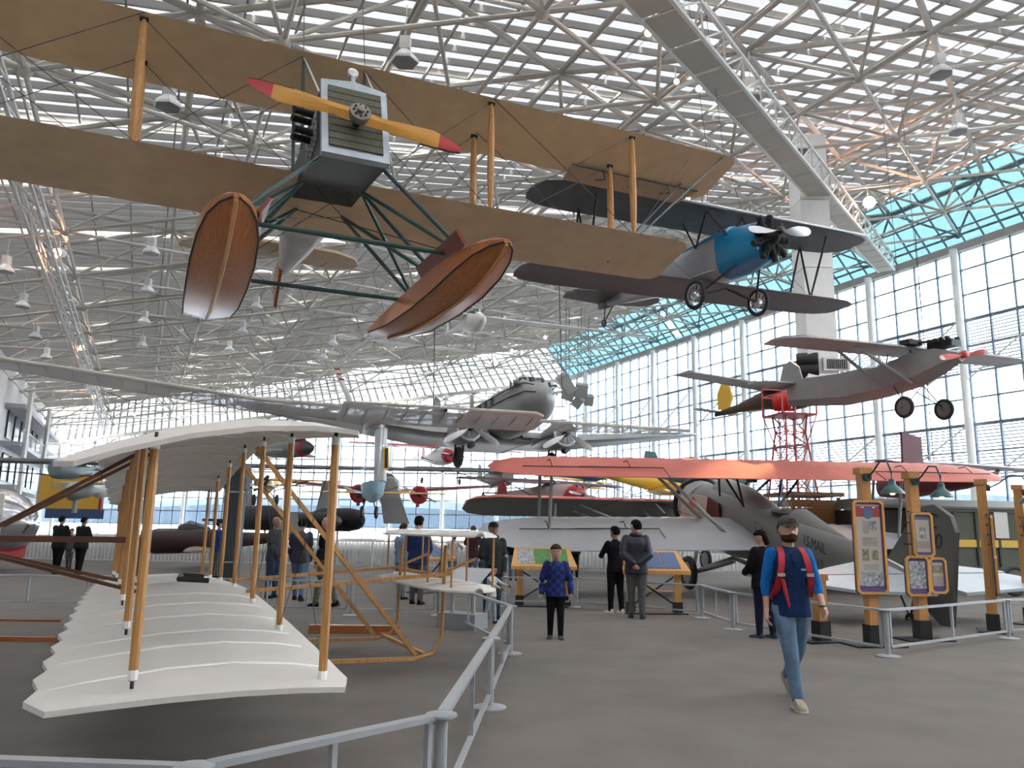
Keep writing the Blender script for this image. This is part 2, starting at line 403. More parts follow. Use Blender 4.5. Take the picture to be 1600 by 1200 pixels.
for ka in range(0, 20):
    for kp in range(0, 8):
        a0, p0 = -33 + ka * 6, P0 + kp * 6.125
        if a0 > af(p0) - 4: continue
        a1 = min(a0 + 5.9, af(p0) - 3.6); a1b = min(a0 + 5.9, af(p0 + 6.1) - 3.6)
        MB().loft([[HP(a0, p0, z), HP(a1, p0, z), HP(a1b, p0 + 6.1, z), HP(a0, p0 + 6.1, z)] for z in (2.8, 2.86)]).obj('skylight_sheet', skl, ce)
# solid roof deck bands between the skylights, towards the left side
eg = MB()                                                   # tinted glazing round the edge of the roof
def eave(A0, A1, B1, B0, nu, nv, name, gm_=cyan, bw_=.07):
    pan = MB(); fr = MB()
    g = lambda u, v: (A0.lerp(A1, u)).lerp(B0.lerp(B1, u), v)
    for i in range(nu + 1): fr.bar(g(i / nu, 0), g(i / nu, 1), bw_, .1)
    for j in range(nv + 1): fr.bar(g(0, j / nv), g(1, j / nv), bw_, .09)
    pan.loft([[g(0, 0) + ZA * z, g(1, 0) + ZA * z, g(1, 1) + ZA * z, g(0, 1) + ZA * z] for z in (.05, .08)])
    f_ = fr.obj(name + '_frame', MULL if gm_ is cyan else CEIL, ce); pan.obj(name + '_glass', gm_, ce)
eave(wp(i0, 18.3), wp(33, 18.3), HP(af(P0) - 3.6, P0, 2.7), HP(i0 * U, P0, 2.7), 72, 4, 'eave')
eave(fp2(0, ztop(0) + .1), fp2(T2 + 1, ztop(T2 + 1) + .1), HP(af(P1) - 3.6, P1, 2.7), HP(af(P0) - 3.6, P0, 2.7), 70, 4, 'far_eave', glassy('far_roof_glass', (.2, .21, .22), .05), .2)
# long beam with lamps parallel to the glass wall, and the catwalk across the hall
def truss_beam(A, B, wd, ht, m, n, mb):
    a, b, d = frame(B - A); L = (B - A).length
    cs = [a * x * wd / 2 + b * y * ht / 2 for x, y in ((-1, -1), (1, -1), (1, 1), (-1, 1))]
    for c in cs: mb.bar(A + c, B + c, .09)
    for q in range(n):
        s0, s1 = A + d * (L * q / n), A + d * (L * (q + 1) / n)
        for w_ in range(4): mb.bar(s0 + cs[w_], s1 + cs[(w_ + 1) % 4], .05)
    return mb
# ground and hills outside
gd = MB().loft([[V((x, y, z)) for x, y in ((-900, -300), (900, -300), (900, 1500), (-900, 1500))] for z in (-.8, -.25)]).obj('ground_outside', mat('apron_concrete', (.25, .27, .3), .8, var=.15, scale=.05), kind='structure')
hl = MB(); hm = mat('haze_tinted_trees', (.06, .085, .12), .9, var=.3, scale=.02)  # bluish distance haze is painted into the hill colour
for (Y, h, sd) in ((420, 17, 1), (620, 34, 5)):
    rr = random.Random(sd); pts = []
    for q in range(61):
        x = -900 + q * 30; y = Y - abs(x) * .15; z = h * (.55 + .45 * math.sin(q * .37 + sd) * math.sin(q * .11 + 2 * sd)) + rr.random() * 3
        pts.append((x, y, z))
    hl.loft([[V((x, y, -.3)), V((x, y + 5, z * .7)), V((x, y + 30, z)), V((x, y + 60, z * .9)), V((x, y + 61, -.3))] for x, y, z in pts])
hl.obj('hills', hm, kind='structure')
# ================================================================ AIRCRAFT
def ring(y, zc, hw, hh, n=14, e=2.3, x=0.):
    out = []
    for q in range(n):
        t = 2 * PI * (q + .5) / n; c, s = math.cos(t), math.sin(t)
        out.append(V((x + hw * math.copysign(abs(c) ** (2 / e), c), y, zc + hh * math.copysign(abs(s) ** (2 / e), s))))
    return out
def body(st, n=14, e=2.3): return MB().loft([ring(*s[:4], n=n, e=s[4] if len(s) > 4 else e, x=s[5] if len(s) > 5 else 0.) for s in st])
def wheel(par, c, r, w=.1, tyre=RUB, hubm=None, ax=(1, 0, 0), spokes=0, disc=True):
    c = V(c); tw = w / 2
    o = MB().torus(c, ax, r - tw, tw, 24, 8).obj('wheel', tyre, par, smooth=True)
    if disc: MB().lathe([(r - w * .8, -tw * .5), (r * .25, -tw * 1.1), (.03, -tw * 1.3), (.03, tw * 1.3), (r * .25, tw * 1.1), (r - w * .8, tw * .5)], c, ax, 20).obj('wheel_disc', hubm or GRY, o, smooth=True)
    else:
        h = MB().lathe([(.03, -tw * 2), (r * .28, -tw), (r * .28, tw), (.03, tw * 2)], c, ax, 12)
        a, b, d = frame(V(ax))
        for k in range(spokes):
            t = 2 * PI * k / spokes; u = a * math.cos(t) + b * math.sin(t)
            h.tube(c + d * tw * (1 if k % 2 else -1), c + u * (r - w * .9), .006, n=4)
        h.torus(c, ax, r - w * .95, .016, 24, 5)
        h.obj('wheel_hub', hubm or SIL, o)
    return o
def prop(par, c, L, ang, m=SIL, wmax=.14, hub=.08, tip=None, ax=(0, -1, 0), nb=2, tipf=.2, hm=None, name='propeller'):
    """two- or more-bladed propeller of radius L about axis ax"""
    c = V(c); a, b, d = frame(V(ax)); root = None
    for k in range(nb):
        t = ang + 2 * PI * k / nb; u = a * math.cos(t) + b * math.sin(t); v = d.cross(u)
        prof = [(.06, .045, 80), (.2, .05, 60), (.35, .8 * wmax / 2, 40), (.55, wmax / 2, 28), (.75, wmax * .48, 20), (.82, wmax * .46, 18), (.92, wmax * .38, 15), (.985, wmax * .2, 13), (1, .01, 12)]
        rings = []
        for f, hw, tw in prof:
            w_ = v * math.cos(R(tw)) + d * math.sin(R(tw)); th = d * math.cos(R(tw)) - v * math.sin(R(tw))
            o = c + u * L * f; h = max(.006, hw * .16)
            rings.append([o + w_ * hw, o + th * h, o - w_ * hw, o - th * h])
        ci = [i for i, p_ in enumerate(prof) if p_[0] <= 1 - tipf + .021]; ci = ci[-1]
        bl = MB().loft(rings[:ci + 1] if tip else rings)
        if root is None: root = bl.obj(name, m, par, smooth=30); tp = root
        else: tp = bl.obj('blade', m, root, smooth=30)
        if tip: MB().loft(rings[ci:]).obj('blade_tip', tip, root, smooth=30)
    MB().lathe([(hub * .3, -.08), (hub, -.05), (hub, .06), (hub * .75, .09), (hub * .3, .1)], c, d, 14).obj('propeller_hub', hm or DKM, root, smooth=30)
    return root
def radial(par, c, r, n=9, m=DKM, ax=(0, -1, 0), case=.32):
    c = V(c); a, b, d = frame(V(ax))
    root = MB().lathe([(r * .2, -.3), (r * case * 1.1, -.28), (r * case, .0), (r * case * .8, .14), (r * .12, .26)], c, d, 16).obj('engine', m, par, smooth=30)
    for k in range(n):
        t = 2 * PI * (k + .5) / n; u = a * math.cos(t) + b * math.sin(t); cy = MB(); pr = []
        for q in range(7):
            h = r * (.32 + .085 * q); pr += [(r * .15, h), (r * .15, h + r * .04), (r * .11, h + r * .042), (r * .11, h + r * .083)]
        pr += [(r * .15, r * .93), (r * .13, r * 1.0), (r * .03, r * 1.01)]
        cy.lathe(pr, c - d * .06, u, 9)
        cy.tube(c + d * .1 + u * r * .3 + d.cross(u) * r * .06, c + d * .04 + u * r * .95 + d.cross(u) * r * .08, .012, n=5)
        cy.obj('cylinder', m, root)
    return root
def wires(par, L, r=.006, m=WIRE, name='wire'):
    for p, q in L: MB().tube(p, q, r, n=4).obj(name, m, par)
def struts(par, L, r=.03, m=BLK, name='strut', fl_=1.):
    for p, q in L: MB().path([p, (V(p) + V(q)) / 2, q], [r * .8, r, r * .8], 8).obj(name, m, par, smooth=True)
def rad(t): return tuple(R(x) for x in t)

# ---------------- 1. seaplane overhead
bw = T('seaplane', 'large linen biplane on two varnished wooden floats hanging overhead with a yellow propeller', 'airplane', (-2.58, 10.679, 6.912), rot=rad((24.13, -16.34, -.58)))
G, CH, DH, SW, ST = 1.923, 1.36, .044, .039, .54
def bz(x, z=0): return z + DH * abs(x)
def wst(S_, y0, z, tip=.35, c=CH):
    L = []
    for x in (-S_, -S_ + .12, -S_ + tip, -S_ / 2, 0, S_ / 2, S_ - tip, S_ - .12, S_):
        e = S_ - abs(x); cut = .35 if e < .01 else (.1 if e < .2 else 0)
        L.append((x, y0 + SW * abs(x) + cut * .5, bz(x, z), c - cut * 1.0))
    return L
uw = MB().wing(wst(8.284, 0, G), .05, .42, .03, .06).obj('upper_wing', DOPE, bw, smooth=50)
lw = MB().wing(wst(6.965, ST, 0), .05, .42, .03, .06).obj('lower_wing', DOPE, bw, smooth=50)
for s in (-1, 1):
    ai = MB(); y = lambda x: SW * x + CH * .78
    ai.loft([[V((s * x, yy + SW * x, bz(x, G) + dz)) for x, yy in ((4.9, CH * .8), (8.0, CH * .8), (7.8, CH + .22), (4.9, CH + .2))] for dz in (-.03, .0)])
    A_ = ai.obj('aileron', mat('aileron_linen', (.36, .28, .2), .55, var=.1, scale=3), bw)
    MB().tube((s * 4.9, SW * 4.9 + CH * .8, bz(4.9, G) - .04), (s * 8.0, SW * 8 + CH * .8, bz(8, G) - .04), .015, n=6).obj('hinge_rod', TEAL, A_)
    for x in (5.6, 6.4, 7.2):
        h = V((s * x, SW * x + CH * .8, bz(x, G) - .03)); MB().path([h, h + V((0, 0, -.22)), h + V((0, .3, 0))], .012, 5).obj('control_horn', BLK, A_)
    struts(bw, [((s * 7.9, .1 + .3, bz(7.9, G)), (s * 5.75, ST + .25, bz(5.7))), ((s * 7.5, 1.0 + .3, bz(7.5, G)), (s * 5.6, ST + 1.2, bz(5.6)))], .02, TEAL, 'overhang_strut')
for s in (-1, 1):
    for x in (2.726, 5.682):
        for (yu, yl) in ((.12, .12), (.955, .955)):
            p, q = V((s * x, yl + ST + SW * x, bz(x) + .04)), V((s * x, yu + SW * x, bz(x, G) - .01))
            MB().path([p, p.lerp(q, .08), p.lerp(q, .3), p.lerp(q, .7), p.lerp(q, .92), q], [.025, .05, .065, .065, .05, .025], 8).obj('interplane_strut', WOOD, bw, smooth=True)
            for e_, dd in ((p, 1), (q, -1)): MB().box(e_, (.12, .06, .05)).obj('strut_fitting', BLK, bw)
    for (x0, x1) in ((.48, 2.726), (2.726, 5.682)):
        for yy in (.12, .955):
            A_, B_, C_, D_ = V((s * x0, yy + ST, bz(x0) + .03)), V((s * x1, yy + SW * x1, bz(x1, G))), V((s * x1, yy + ST + SW * x1, bz(x1) + .03)), V((s * x0, yy, bz(x0, G)))
            wires(bw, [(A_, B_), (C_, D_)], .0075, name='bracing_wire')
    B_ = V((s * 5.682, .5, bz(5.7, G)))
    wires(bw, [((s * 5.682, .12 + SW * 5.7, bz(5.7, G)), (s * 4.2, .5, bz(4.2, G + .35))), ((s * 5.682, .9, bz(5.7) + .03), (s * 7.2, .6, bz(7.2, G)))], .005, name='bracing_wire')
    struts(bw, [((s * .48, .12, G), (s * .45, .15 + .25, .35)), ((s * .48, .95, G), (s * .45, 1.2, .5))], .03, TEAL, 'cabane_strut')
    struts(bw, [((s * .48, .12, G), (s * .42, -.75, .35))], .018, SIL, 'cabane_strut')
    MB().path([(s * .48, .12, G + .05), (s * .48, .1, G + .6), (s * .5, .1, G + 5.2)], .007, 4).obj('hanging_cable', WIRE, bw)
# nose box
nb_ = MB(); nb_.loft([[V((x * w_, y, z)) for x, z in ((-1, zb), (1, zb), (1, zt), (-1, zt))] for y, zb, zt, w_ in ((-.93, -.9, .34, .43), (.1, -.42, .36, .45), (1.15, .02, .55, .46))])
cw = nb_.obj('engine_cowl', DKG, bw)
lv = MB()
for q in range(3):
    for j in range(7): lv.box((-.455, -.65 + j * .11, -.35 + q * .2), (.02, .035, .15), Matrix.Rotation(R(8), 3, 'X'))
lv.obj('louvre', GRY, cw)
for z in (-.22, .12):
    for s in (-1,):
        for dy in (0, .16): MB().path([(s * .42, -.45 + dy, z + .1), (s * .62, -.47 + dy, z + .1), (s * .72, -.5 + dy, z + .08)], .05, 8).obj('exhaust_stub', BLK, cw, smooth=True)
rd = MB().loft([[V((x, y, z)) for x, z in ((-.45, -.9), (.45, -.9), (.45, .36), (0, .44), (-.45, .36))] for y in (-1.0, -.9)]).obj('radiator', mat('galvanised_steel', (.42, .47, .52), .35, .6, var=.15, scale=5), bw)
cm_ = mat('radiator_core', (.1, .1, .07), .5, .4, var=.35, scale=30, stretch=(3, 1, 1)); 
for q in range(9):
    z0 = -.78 + q * .116
    for (xa, xb) in ((-.36, .36),):
        MB().box(((xa + xb) / 2, -1.012, z0 + .055), (xb - xa, .03, .104)).obj('radiator_core', cm_, rd)
MB().path([(0, -.95, .42), (0, -.95, .58)], .03, 8).lathe([(.03, -.05), (.075, -.03), (.075, .03), (.03, .05)], (0, -.95, .64), (0, 1, 0), 14).obj('radiator_cap', SIL, rd, smooth=30)
MB().tube((0, -1.0, -.36), (0, -1.25, -.36), .05).obj('propeller_shaft', DKM, bw)
# propeller with red tips
pw = V((0, -1.18, -.36)); ang = math.atan2(-.195, 1.39)
def bladed(s):
    u = V((math.cos(ang), 0, math.sin(ang))) * s; v = V((-math.sin(ang), 0, math.cos(ang))) * s; d = V((0, -1, 0)); rg = []
    for f, hu, hl, tw in ((.02, .1, .1, 10), (.1, .1, .1, 12), (.22, .07, .08, 30), (.4, .1, .08, 28), (.6, .13, .09, 22), (.72, .15, .085, 18), (.78, .13, .08, 16), (.78, .13, .08, 16), (.9, .085, .07, 14), (1.0, .03, .04, 12)):
        w_ = v * math.cos(R(tw)) + d * math.sin(R(tw)) * s; th = d * .03 * (1.3 - f)
        o = pw + u * 1.42 * f; rg.append([o + w_ * hu, o + th, o - w_ * hl, o - th])
    return rg
P_ = None
for s in (1, -1):
    g = bladed(s)
    b_ = MB().loft(g[:7]).obj('propeller' if P_ is None else 'blade', YEL, P_ or bw, smooth=35)
    if P_ is None: P_ = b_
    MB().loft(g[7:]).obj('red_blade_tip', RED, P_, smooth=35)
    MB().path([x[0] * .995 + V((0, -.012, 0)) for x in g[4:]] if False else [x[2] + V((0, .01, -.004)) for x in g[4:]], .013, 5).obj('metal_leading_edge', DKM, P_)
MB().lathe([(.13, -.02), (.14, .05), (.14, .1), (.05, .11), (.05, .16), (.02, .17)], pw, (0, -1, 0), 18).obj('propeller_hub', mat('hub_steel', (.25, .23, .2), .4, .7), P_, smooth=30)
for q in range(8): t = q * PI / 4; MB().tube(pw + V((.09 * math.cos(t), -.1, .09 * math.sin(t))), pw + V((.09 * math.cos(t), -.13, .09 * math.sin(t))), .015, n=6).obj('hub_bolt', DKM, P_)

# fuselage and tail
MB().loft([ring(y, z, w_, h, 12, 3) for y, z, w_, h in ((1.1, .3, .45, .28), (2.4, .62, .42, .34), (3.6, .93, .3, .28), (4.8, 1.25, .12, .2), (5.5, 1.5, .04, .1))]).obj('fuselage', mat('fuselage_linen', (.42, .4, .38), .5, var=.2, scale=2), bw, smooth=40)
tl = [(-1.95, .5), (-1.9, .1), (-1.6, -.35), (-1.0, -.6), (-.3, -.7), (.3, -.7), (1.0, -.6), (1.45, -.3), (1.6, .1), (1.55, .5), (1.1, .72), (.4, .6), (.1, .35), (-.4, .35), (-.8, .6), (-1.5, .7)]
MB().slab(tl, .05, Matrix.Translation((-.05, 4.9, 1.62)) @ Matrix.Rotation(R(20), 4, 'X')).obj('tailplane', DOPE, bw)
MB().slab([(0, 0), (.35, .12), (.75, -.1), (.62, -.75), (.0, -.35)], .06, xf((-.1, 4.7, 1.3), (0, 1, 0), (0, 0, 1), (1, 0, 0))).obj('rudder', mat('rudder_mahogany', (.22, .07, .02), .4, var=.2), bw)
wires(bw, [((-1.2, 5.0, 1.6), (-.1, 5, .75)), ((.9, 5, 1.6), (-.1, 5, .75)), ((-.3, 5.0, 1.6), (-.1, 3.6, .9))], .007, name='bracing_wire')
# floats
def flo(sx, nm):
    B_ = V((sx * 1.53, -1.955, -2.62)); E_ = V((sx * 1.50, 2.9, -1.217)); dr = (E_ - B_).normalized(); L = (E_ - B_).length
    a = V((1, 0, 0)); n_ = dr.cross(a) * -1
    if n_.z < 0: n_ = -n_
    rg = []
    for f, hw, kz, cz, dz in ((0, .03, -.02, .0, .04), (.03, .15, -.1, -.02, .06), (.09, .26, -.2, -.06, .09), (.18, .33, -.28, -.13, .12), (.32, .37, -.32, -.2, .14), (.5, .38, -.31, -.22, .14), (.75, .38, -.24, -.17, .12), (1.0, .36, -.06, -.0, .1)):
        o = B_ + dr * L * f
        rg.append([o + n_ * kz, o + a * hw + n_ * cz, o + a * hw * .94 + n_ * dz, o + a * hw * .5 + n_ * (dz + hw * .28), o - a * hw * .5 + n_ * (dz + hw * .28), o - a * hw * .94 + n_ * dz, o - a * hw + n_ * cz])
    h = MB().loft(rg).obj('float', WOODD, bw, smooth=28)
    MB().path([r_[0] + n_ * -.012 for r_ in rg], .022, 6).obj('keel_strip', WOOD, h)
    for k in (1, 6): MB().path([r_[k] for r_ in rg], .013, 5).obj('chine_strip', BLK, h)
    o = B_ + dr * (L * 1.0)
    MB().loft([[o + a * x + n_ * z for x, z in ((-.32, .0), (0, -.04), (.32, 0), (.3, .1), (-.3, .1))], [o + dr * .5 + a * 0 + a * x + n_ * z for x, z in ((-.2, .06), (0, .04), (.2, .06), (.18, .12), (-.18, .12))]]).obj('float_stern', mat('pale_float_stern', (.55, .57, .6), .4), h)
    for f in (.24, .46, .7):
        p = B_ + dr * L * f + n_ * .2; MB().box(p, (.5, .08, .06)).obj('float_fitting', BLK, h)
    MB().loft([[B_ + dr * L * f + a * (x * -sx) + n_ * z for x, z in ((.3, .1), (.42, .3), (.38, .32), (.26, .14))] for f in (.12, .2, .34, .44)]).obj('spray_board', RED if False else mat('dark_red_board', (.16, .03, .015), .35), h)
    return B_, dr, L, n_
fr_ = {}
for s in (-1, 1):
    B_, dr, L, n_ = flo(s, ''); fr_[s] = [B_ + dr * L * f + n_ * .2 for f in (.24, .46, .7)]
    j = [V((s * .42, -.75, -.78)), V((s * .42, .4, -.25)), V((s * .36, 1.4, .0))]
    f3 = fr_[s]
    struts(bw, [(j[0], f3[0]), (j[1], f3[0]), (j[1], f3[1]), (j[2], f3[1]), (j[2], f3[2]), (j[1], f3[2])], .034, TEAL, 'float_strut')
struts(bw, [(fr_[-1][0], fr_[1][0]), (fr_[-1][2], fr_[1][2])], .035, TEAL, 'float_spreader')
wires(bw, [(fr_[-1][0], (.4, 1.4, 0)), (fr_[1][0], (-.4, 1.4, 0)), (fr_[-1][2], (.3, .4, -.25)), (fr_[1][2], (-.3, .4, -.25))], .008, name='bracing_wire')

# ---------------- 2. dark grey biplane with the bright blue nose
st = T('radial_biplane', 'dark grey biplane with bright blue nose, black radial engine and silver propeller', 'airplane', (5.658, 18.941, 8.08), rot=rad((27.89, -3.16, -3.52)))
def rwing(S_, y0, z, c, tl=1.2, yt=.4):
    return [(-S_, y0 + yt, z, c * .35), (-S_ + .12, y0 + yt * .5, z, c * .66), (-S_ + .5, y0 + yt * .12, z, c * .9), (-S_ + tl, y0, z, c), (0, y0, z, c), (S_ - tl, y0, z, c), (S_ - .5, y0 + yt * .12, z, c * .9), (S_ - .12, y0 + yt * .5, z, c * .66), (S_, y0 + yt, z, c * .35)]
MB().wing(rwing(5.5, 0, 1.609, 1.48), .08, .4, .03, .04).obj('upper_wing', DGR, st, smooth=50)
MB().wing(rwing(5.55, .774, -.08, 1.43), .08, .4, .03, .04).obj('lower_wing', DGR, st, smooth=50)
MB().path([(-5.2, .02, 1.66), (0, 0, 1.67), (5.2, .02, 1.66)], .03, 6).obj('leading_edge', SIL, st)
fb_ = [(-1.0, .42, .4, .5, 2.4), (-.2, .45, .46, .62, 2.8), (.3, .48, .46, .62, 3), (2.0, .62, .42, .5, 3), (4.0, .78, .25, .32, 3), (5.6, .9, .06, .16, 2)]
body(fb_[2:]).obj('fuselage', mat('fuselage_grey', (.3, .31, .33), .45, var=.05), st, smooth=40)
body(fb_[:3]).obj('nose_cowl', BLU, st, smooth=40)
MB().loft([ring(y, z, w_, h, 10, 2) for y, z, w_, h in ((-.1, .95, .4, .2), (1.5, 1.0, .36, .2), (3.8, 1.0, .1, .1))]).obj('blue_deck', BLU, st, smooth=40)
radial(st, (0, -1.15, .44), .6, 9, BLK)
prop(st, (0, -1.45, .5), 1.05, R(-6), SIL, .24, .09, hm=DKM)
for s in (-1, 1):
    A_ = V((s * 3.92, .35, 1.6)); B_ = V((s * 3.8, 1.1, -.02))
    struts(st, [(A_, B_), ((s * 3.85, 1.25, 1.6), B_), ((s * 3.85, 1.25, 1.6), (s * 3.75, 1.9, -.02))], .032, BLK, 'interplane_strut')
    struts(st, [((s * .62, .25, 1.62), (s * .4, -.15, .85)), ((s * .62, .25, 1.62), (s * .42, 1.0, .9)), ((s * .62, 1.15, 1.62), (s * .42, 1.0, .9))], .026, BLK, 'cabane_strut')
    wires(st, [((s * .45, 1.1, 0), (s * 3.9, .35, 1.6)), ((s * .6, .3, 1.6), (s * 3.8, 1.1, 0))], .005, name='bracing_wire')
    wheel(st, (s * 1.071, .52, -.58), .37, .1, spokes=20, disc=False)
    struts(st, [((s * .4, -.3, 0), (s * 1.0, .52, -.58)), ((s * .4, 1.1, 0), (s * 1.0, .52, -.58)), ((s * .1, .4, -.35), (s * 1.0, .52, -.58))], .03, BLK, 'gear_leg')
    MB().path([(s * .6, .2, 1.7), (s * .3, .3, 3.5), (s * .3, .3, 9)], .008, 4).obj('hanging_cable', WIRE, st)
    MB().slab([(0, 0), (s * .5, -.1), (s * 1.5, .15), (s * 1.72, .5), (s * 1.6, .95), (s * .2, 1.15), (0, .9)], .06, Matrix.Translation((0, 4.75, .95))).obj('tailplane', DGR, st)
MB().slab([(0, 0), (.4, .75), (.9, .85), (1.25, .5), (1.2, -.2), (.6, -.3)], .06, xf((0, 4.9, 1.0), (0, 1, 0), (0, 0, 1), (1, 0, 0))).obj('rudder', DGR, st)
wheel(st, (0, 5.9, .3), .12, .06); struts(st, [((0, 5.3, .75), (0, 5.9, .3)), ((0, 5.75, .85), (0, 5.9, .3))], .02, BLK, 'tail_strut')
text('DAILY MAIL', .18, BLK, st, xf((-.3, 3.4, .82), (0, 1, .08), (0, 0, 1), (-1, .12, 0))) if False else None
MB().bar((-.44, .4, .12), (-.36, 2.4, .3), .03, .02).obj('white_pinstripe', WHT, st)

# ---------------- 3. silver high-wing monoplane with open engine
gm = T('parasol_monoplane', 'silver-grey high-wing monoplane with exposed engine and red propeller over the glass wall', 'airplane', (10.857, 20.22, 6.446), rot=rad((24.78, .8, -2.26)))
MB().wing([(-4.54, .45, 0, .6), (-4.4, .2, 0, .95), (-4.1, .03, 0, 1.12), (-3.6, 0, 0, 1.15), (-.5, 0, 0, 1.15), (.5, 0, 0, 1.15), (3.6, 0, 0, 1.15), (4.1, .03, 0, 1.12), (4.4, .2, 0, .95), (4.54, .45, 0, .6)], .1, .4, .03, .05).obj('wing', GRY, gm, smooth=50)
MB().loft([[V((-w_, y, zt)), V((w_, y, zt)), V((w_ * 1.0, y, zm)), V((0, y, zb)), V((-w_ * 1.0, y, zm))] for y, w_, zt, zm, zb in ((-1.0, .2, -.28, -.4, -.52), (-.5, .33, -.1, -.55, -.75), (.2, .36, -.1, -.75, -.98), (1.2, .36, -.3, -.9, -1.12), (2.6, .28, -.26, -.95, -1.18), (4.9, .08, -.12, -.75, -.95))]).obj('fuselage', GRY, gm, smooth=30)
en = MB().box((0, -.55, 0), (.36, .7, .16)).obj('engine', DKM, gm)
for k in range(4):
    for s in (-1, 1): MB().lathe([(.05, 0), (.07, .03), (.05, .05), (.07, .07), (.05, .1), (.07, .12), (.04, .2)], (s * .08, -.8 + k * .17, .04), (s * .8, 0, .6), 8).obj('cylinder', BLK, en)
MB().path([(-.3, -.6, .1), (-.34, .1, .12), (-.36, .3, .1)], .04, 7).obj('exhaust_pipe', DKM, en)
MB().box((-.45, .05, .14), (.5, .3, .14)).obj('radiator', BLK, gm)
prop(gm, (0, -1.08, -.34), .95, R(-9), mat('red_propeller', (.5, .07, .06), .3), .17, .1, tip=mat('pale_blade_tip', (.55, .3, .25), .4), tipf=.12, hm=mat('red_propeller', (.5, .07, .06)))
for s in (-1, 1):
    struts(gm, [((s * 2.11, .36, .0), (s * .3, .25, -.9)), ((s * 2.11, .95, .0), (s * .3, 1.1, -.95))], .05, GRY, 'wing_strut')
    struts(gm, [((s * .3, .2, 0), (s * .3, .2, -.3)), ((s * .3, .9, 0), (s * .3, 1.0, -.4))], .02, DKM, 'cabane_strut')
    wheel(gm, (s * .757, .17, -1.555), .29, .1, hubm=mat('wheel_cover_grey', (.16, .16, .15), .5))
    struts(gm, [((0, .15, -.95), (s * .7, .17, -1.5)), ((s * .3, .8, -.9), (s * .7, .17, -1.5))], .016, DKM, 'gear_leg')
    MB().slab([(0, 0), (s * .9, -.05), (s * 1.5, .25), (s * 1.4, .7), (0, .8)], .05, Matrix.Translation((0, 4.5, -.25))).obj('tailplane', GRY, gm)
    MB().tube((s * .4, .3, .1), (s * .4, .3, 7), .008, n=4).obj('hanging_cable', WIRE, gm)
MB().slab([(0, 0), (.1, .35), (.45, .6), (.75, .5), (.95, 0), (.9, -.3), (0, -.2)], .05, xf((0, 4.3, -.1), (0, 1, 0), (0, 0, 1), (1, 0, 0))).obj('rudder', GRY, gm)
MB().slab([(0, 0), (.3, .02), (.26, .2), (.05, .22)], .4, xf((0, 1.55, -.38), (0, 1, 0), (0, 0, 1), (1, 0, 0))).obj('windscreen', CLR, gm)
MB().box((0, 1.5, -.33), (.3, .2, .1)).obj('seat_cushion', YEL, gm)

# ---------------- 4. mail biplane standing on the floor
mp_ = T('mail_biplane', 'silver-grey mail biplane with a long faded red upper wing standing behind the sign posts', 'airplane', (6.402, 22.348, 2.147), rot=rad((191.65, -14.18, .91)))
MW = 2.1
def mst(S0, S1, y0, z):
    return [(-S0, y0 + .9, z, .5), (-S0 + .2, y0 + .5, z, 1.2), (-S0 + .7, y0 + .2, z, 1.75), (-S0 + 1.6, y0, z, MW), (0, y0, z, MW), (S1 - 1.6, y0, z, MW), (S1 - .7, y0 + .2, z, 1.75), (S1 - .2, y0 + .5, z, 1.2), (S1, y0 + .9, z, .5)]
uw = MB().wing(mst(7.2, 7.35, 0, 1.36), .11, .45, .03, .08).obj('upper_wing', REDW, mp_, smooth=50)
lw = MB().wing([(.4, -.1, -.3, 2.75)] + [(s[0], s[1] - .15, -.3, s[3] * 1.3) for s in mst(7.2, 7.5, .086, -.42) if s[0] > 4], .11, .45, .03, .06).obj('lower_wing', GRYL, mp_, smooth=50)
MB().wing([(-4.7, .9, -.42, .7), (-4.4, .4, -.42, 1.5), (-3.6, .086, -.42, MW), (-.4, .086, -.42, MW)], .11, .45, .03, .06).obj('lower_wing', GRYL, mp_, smooth=50)
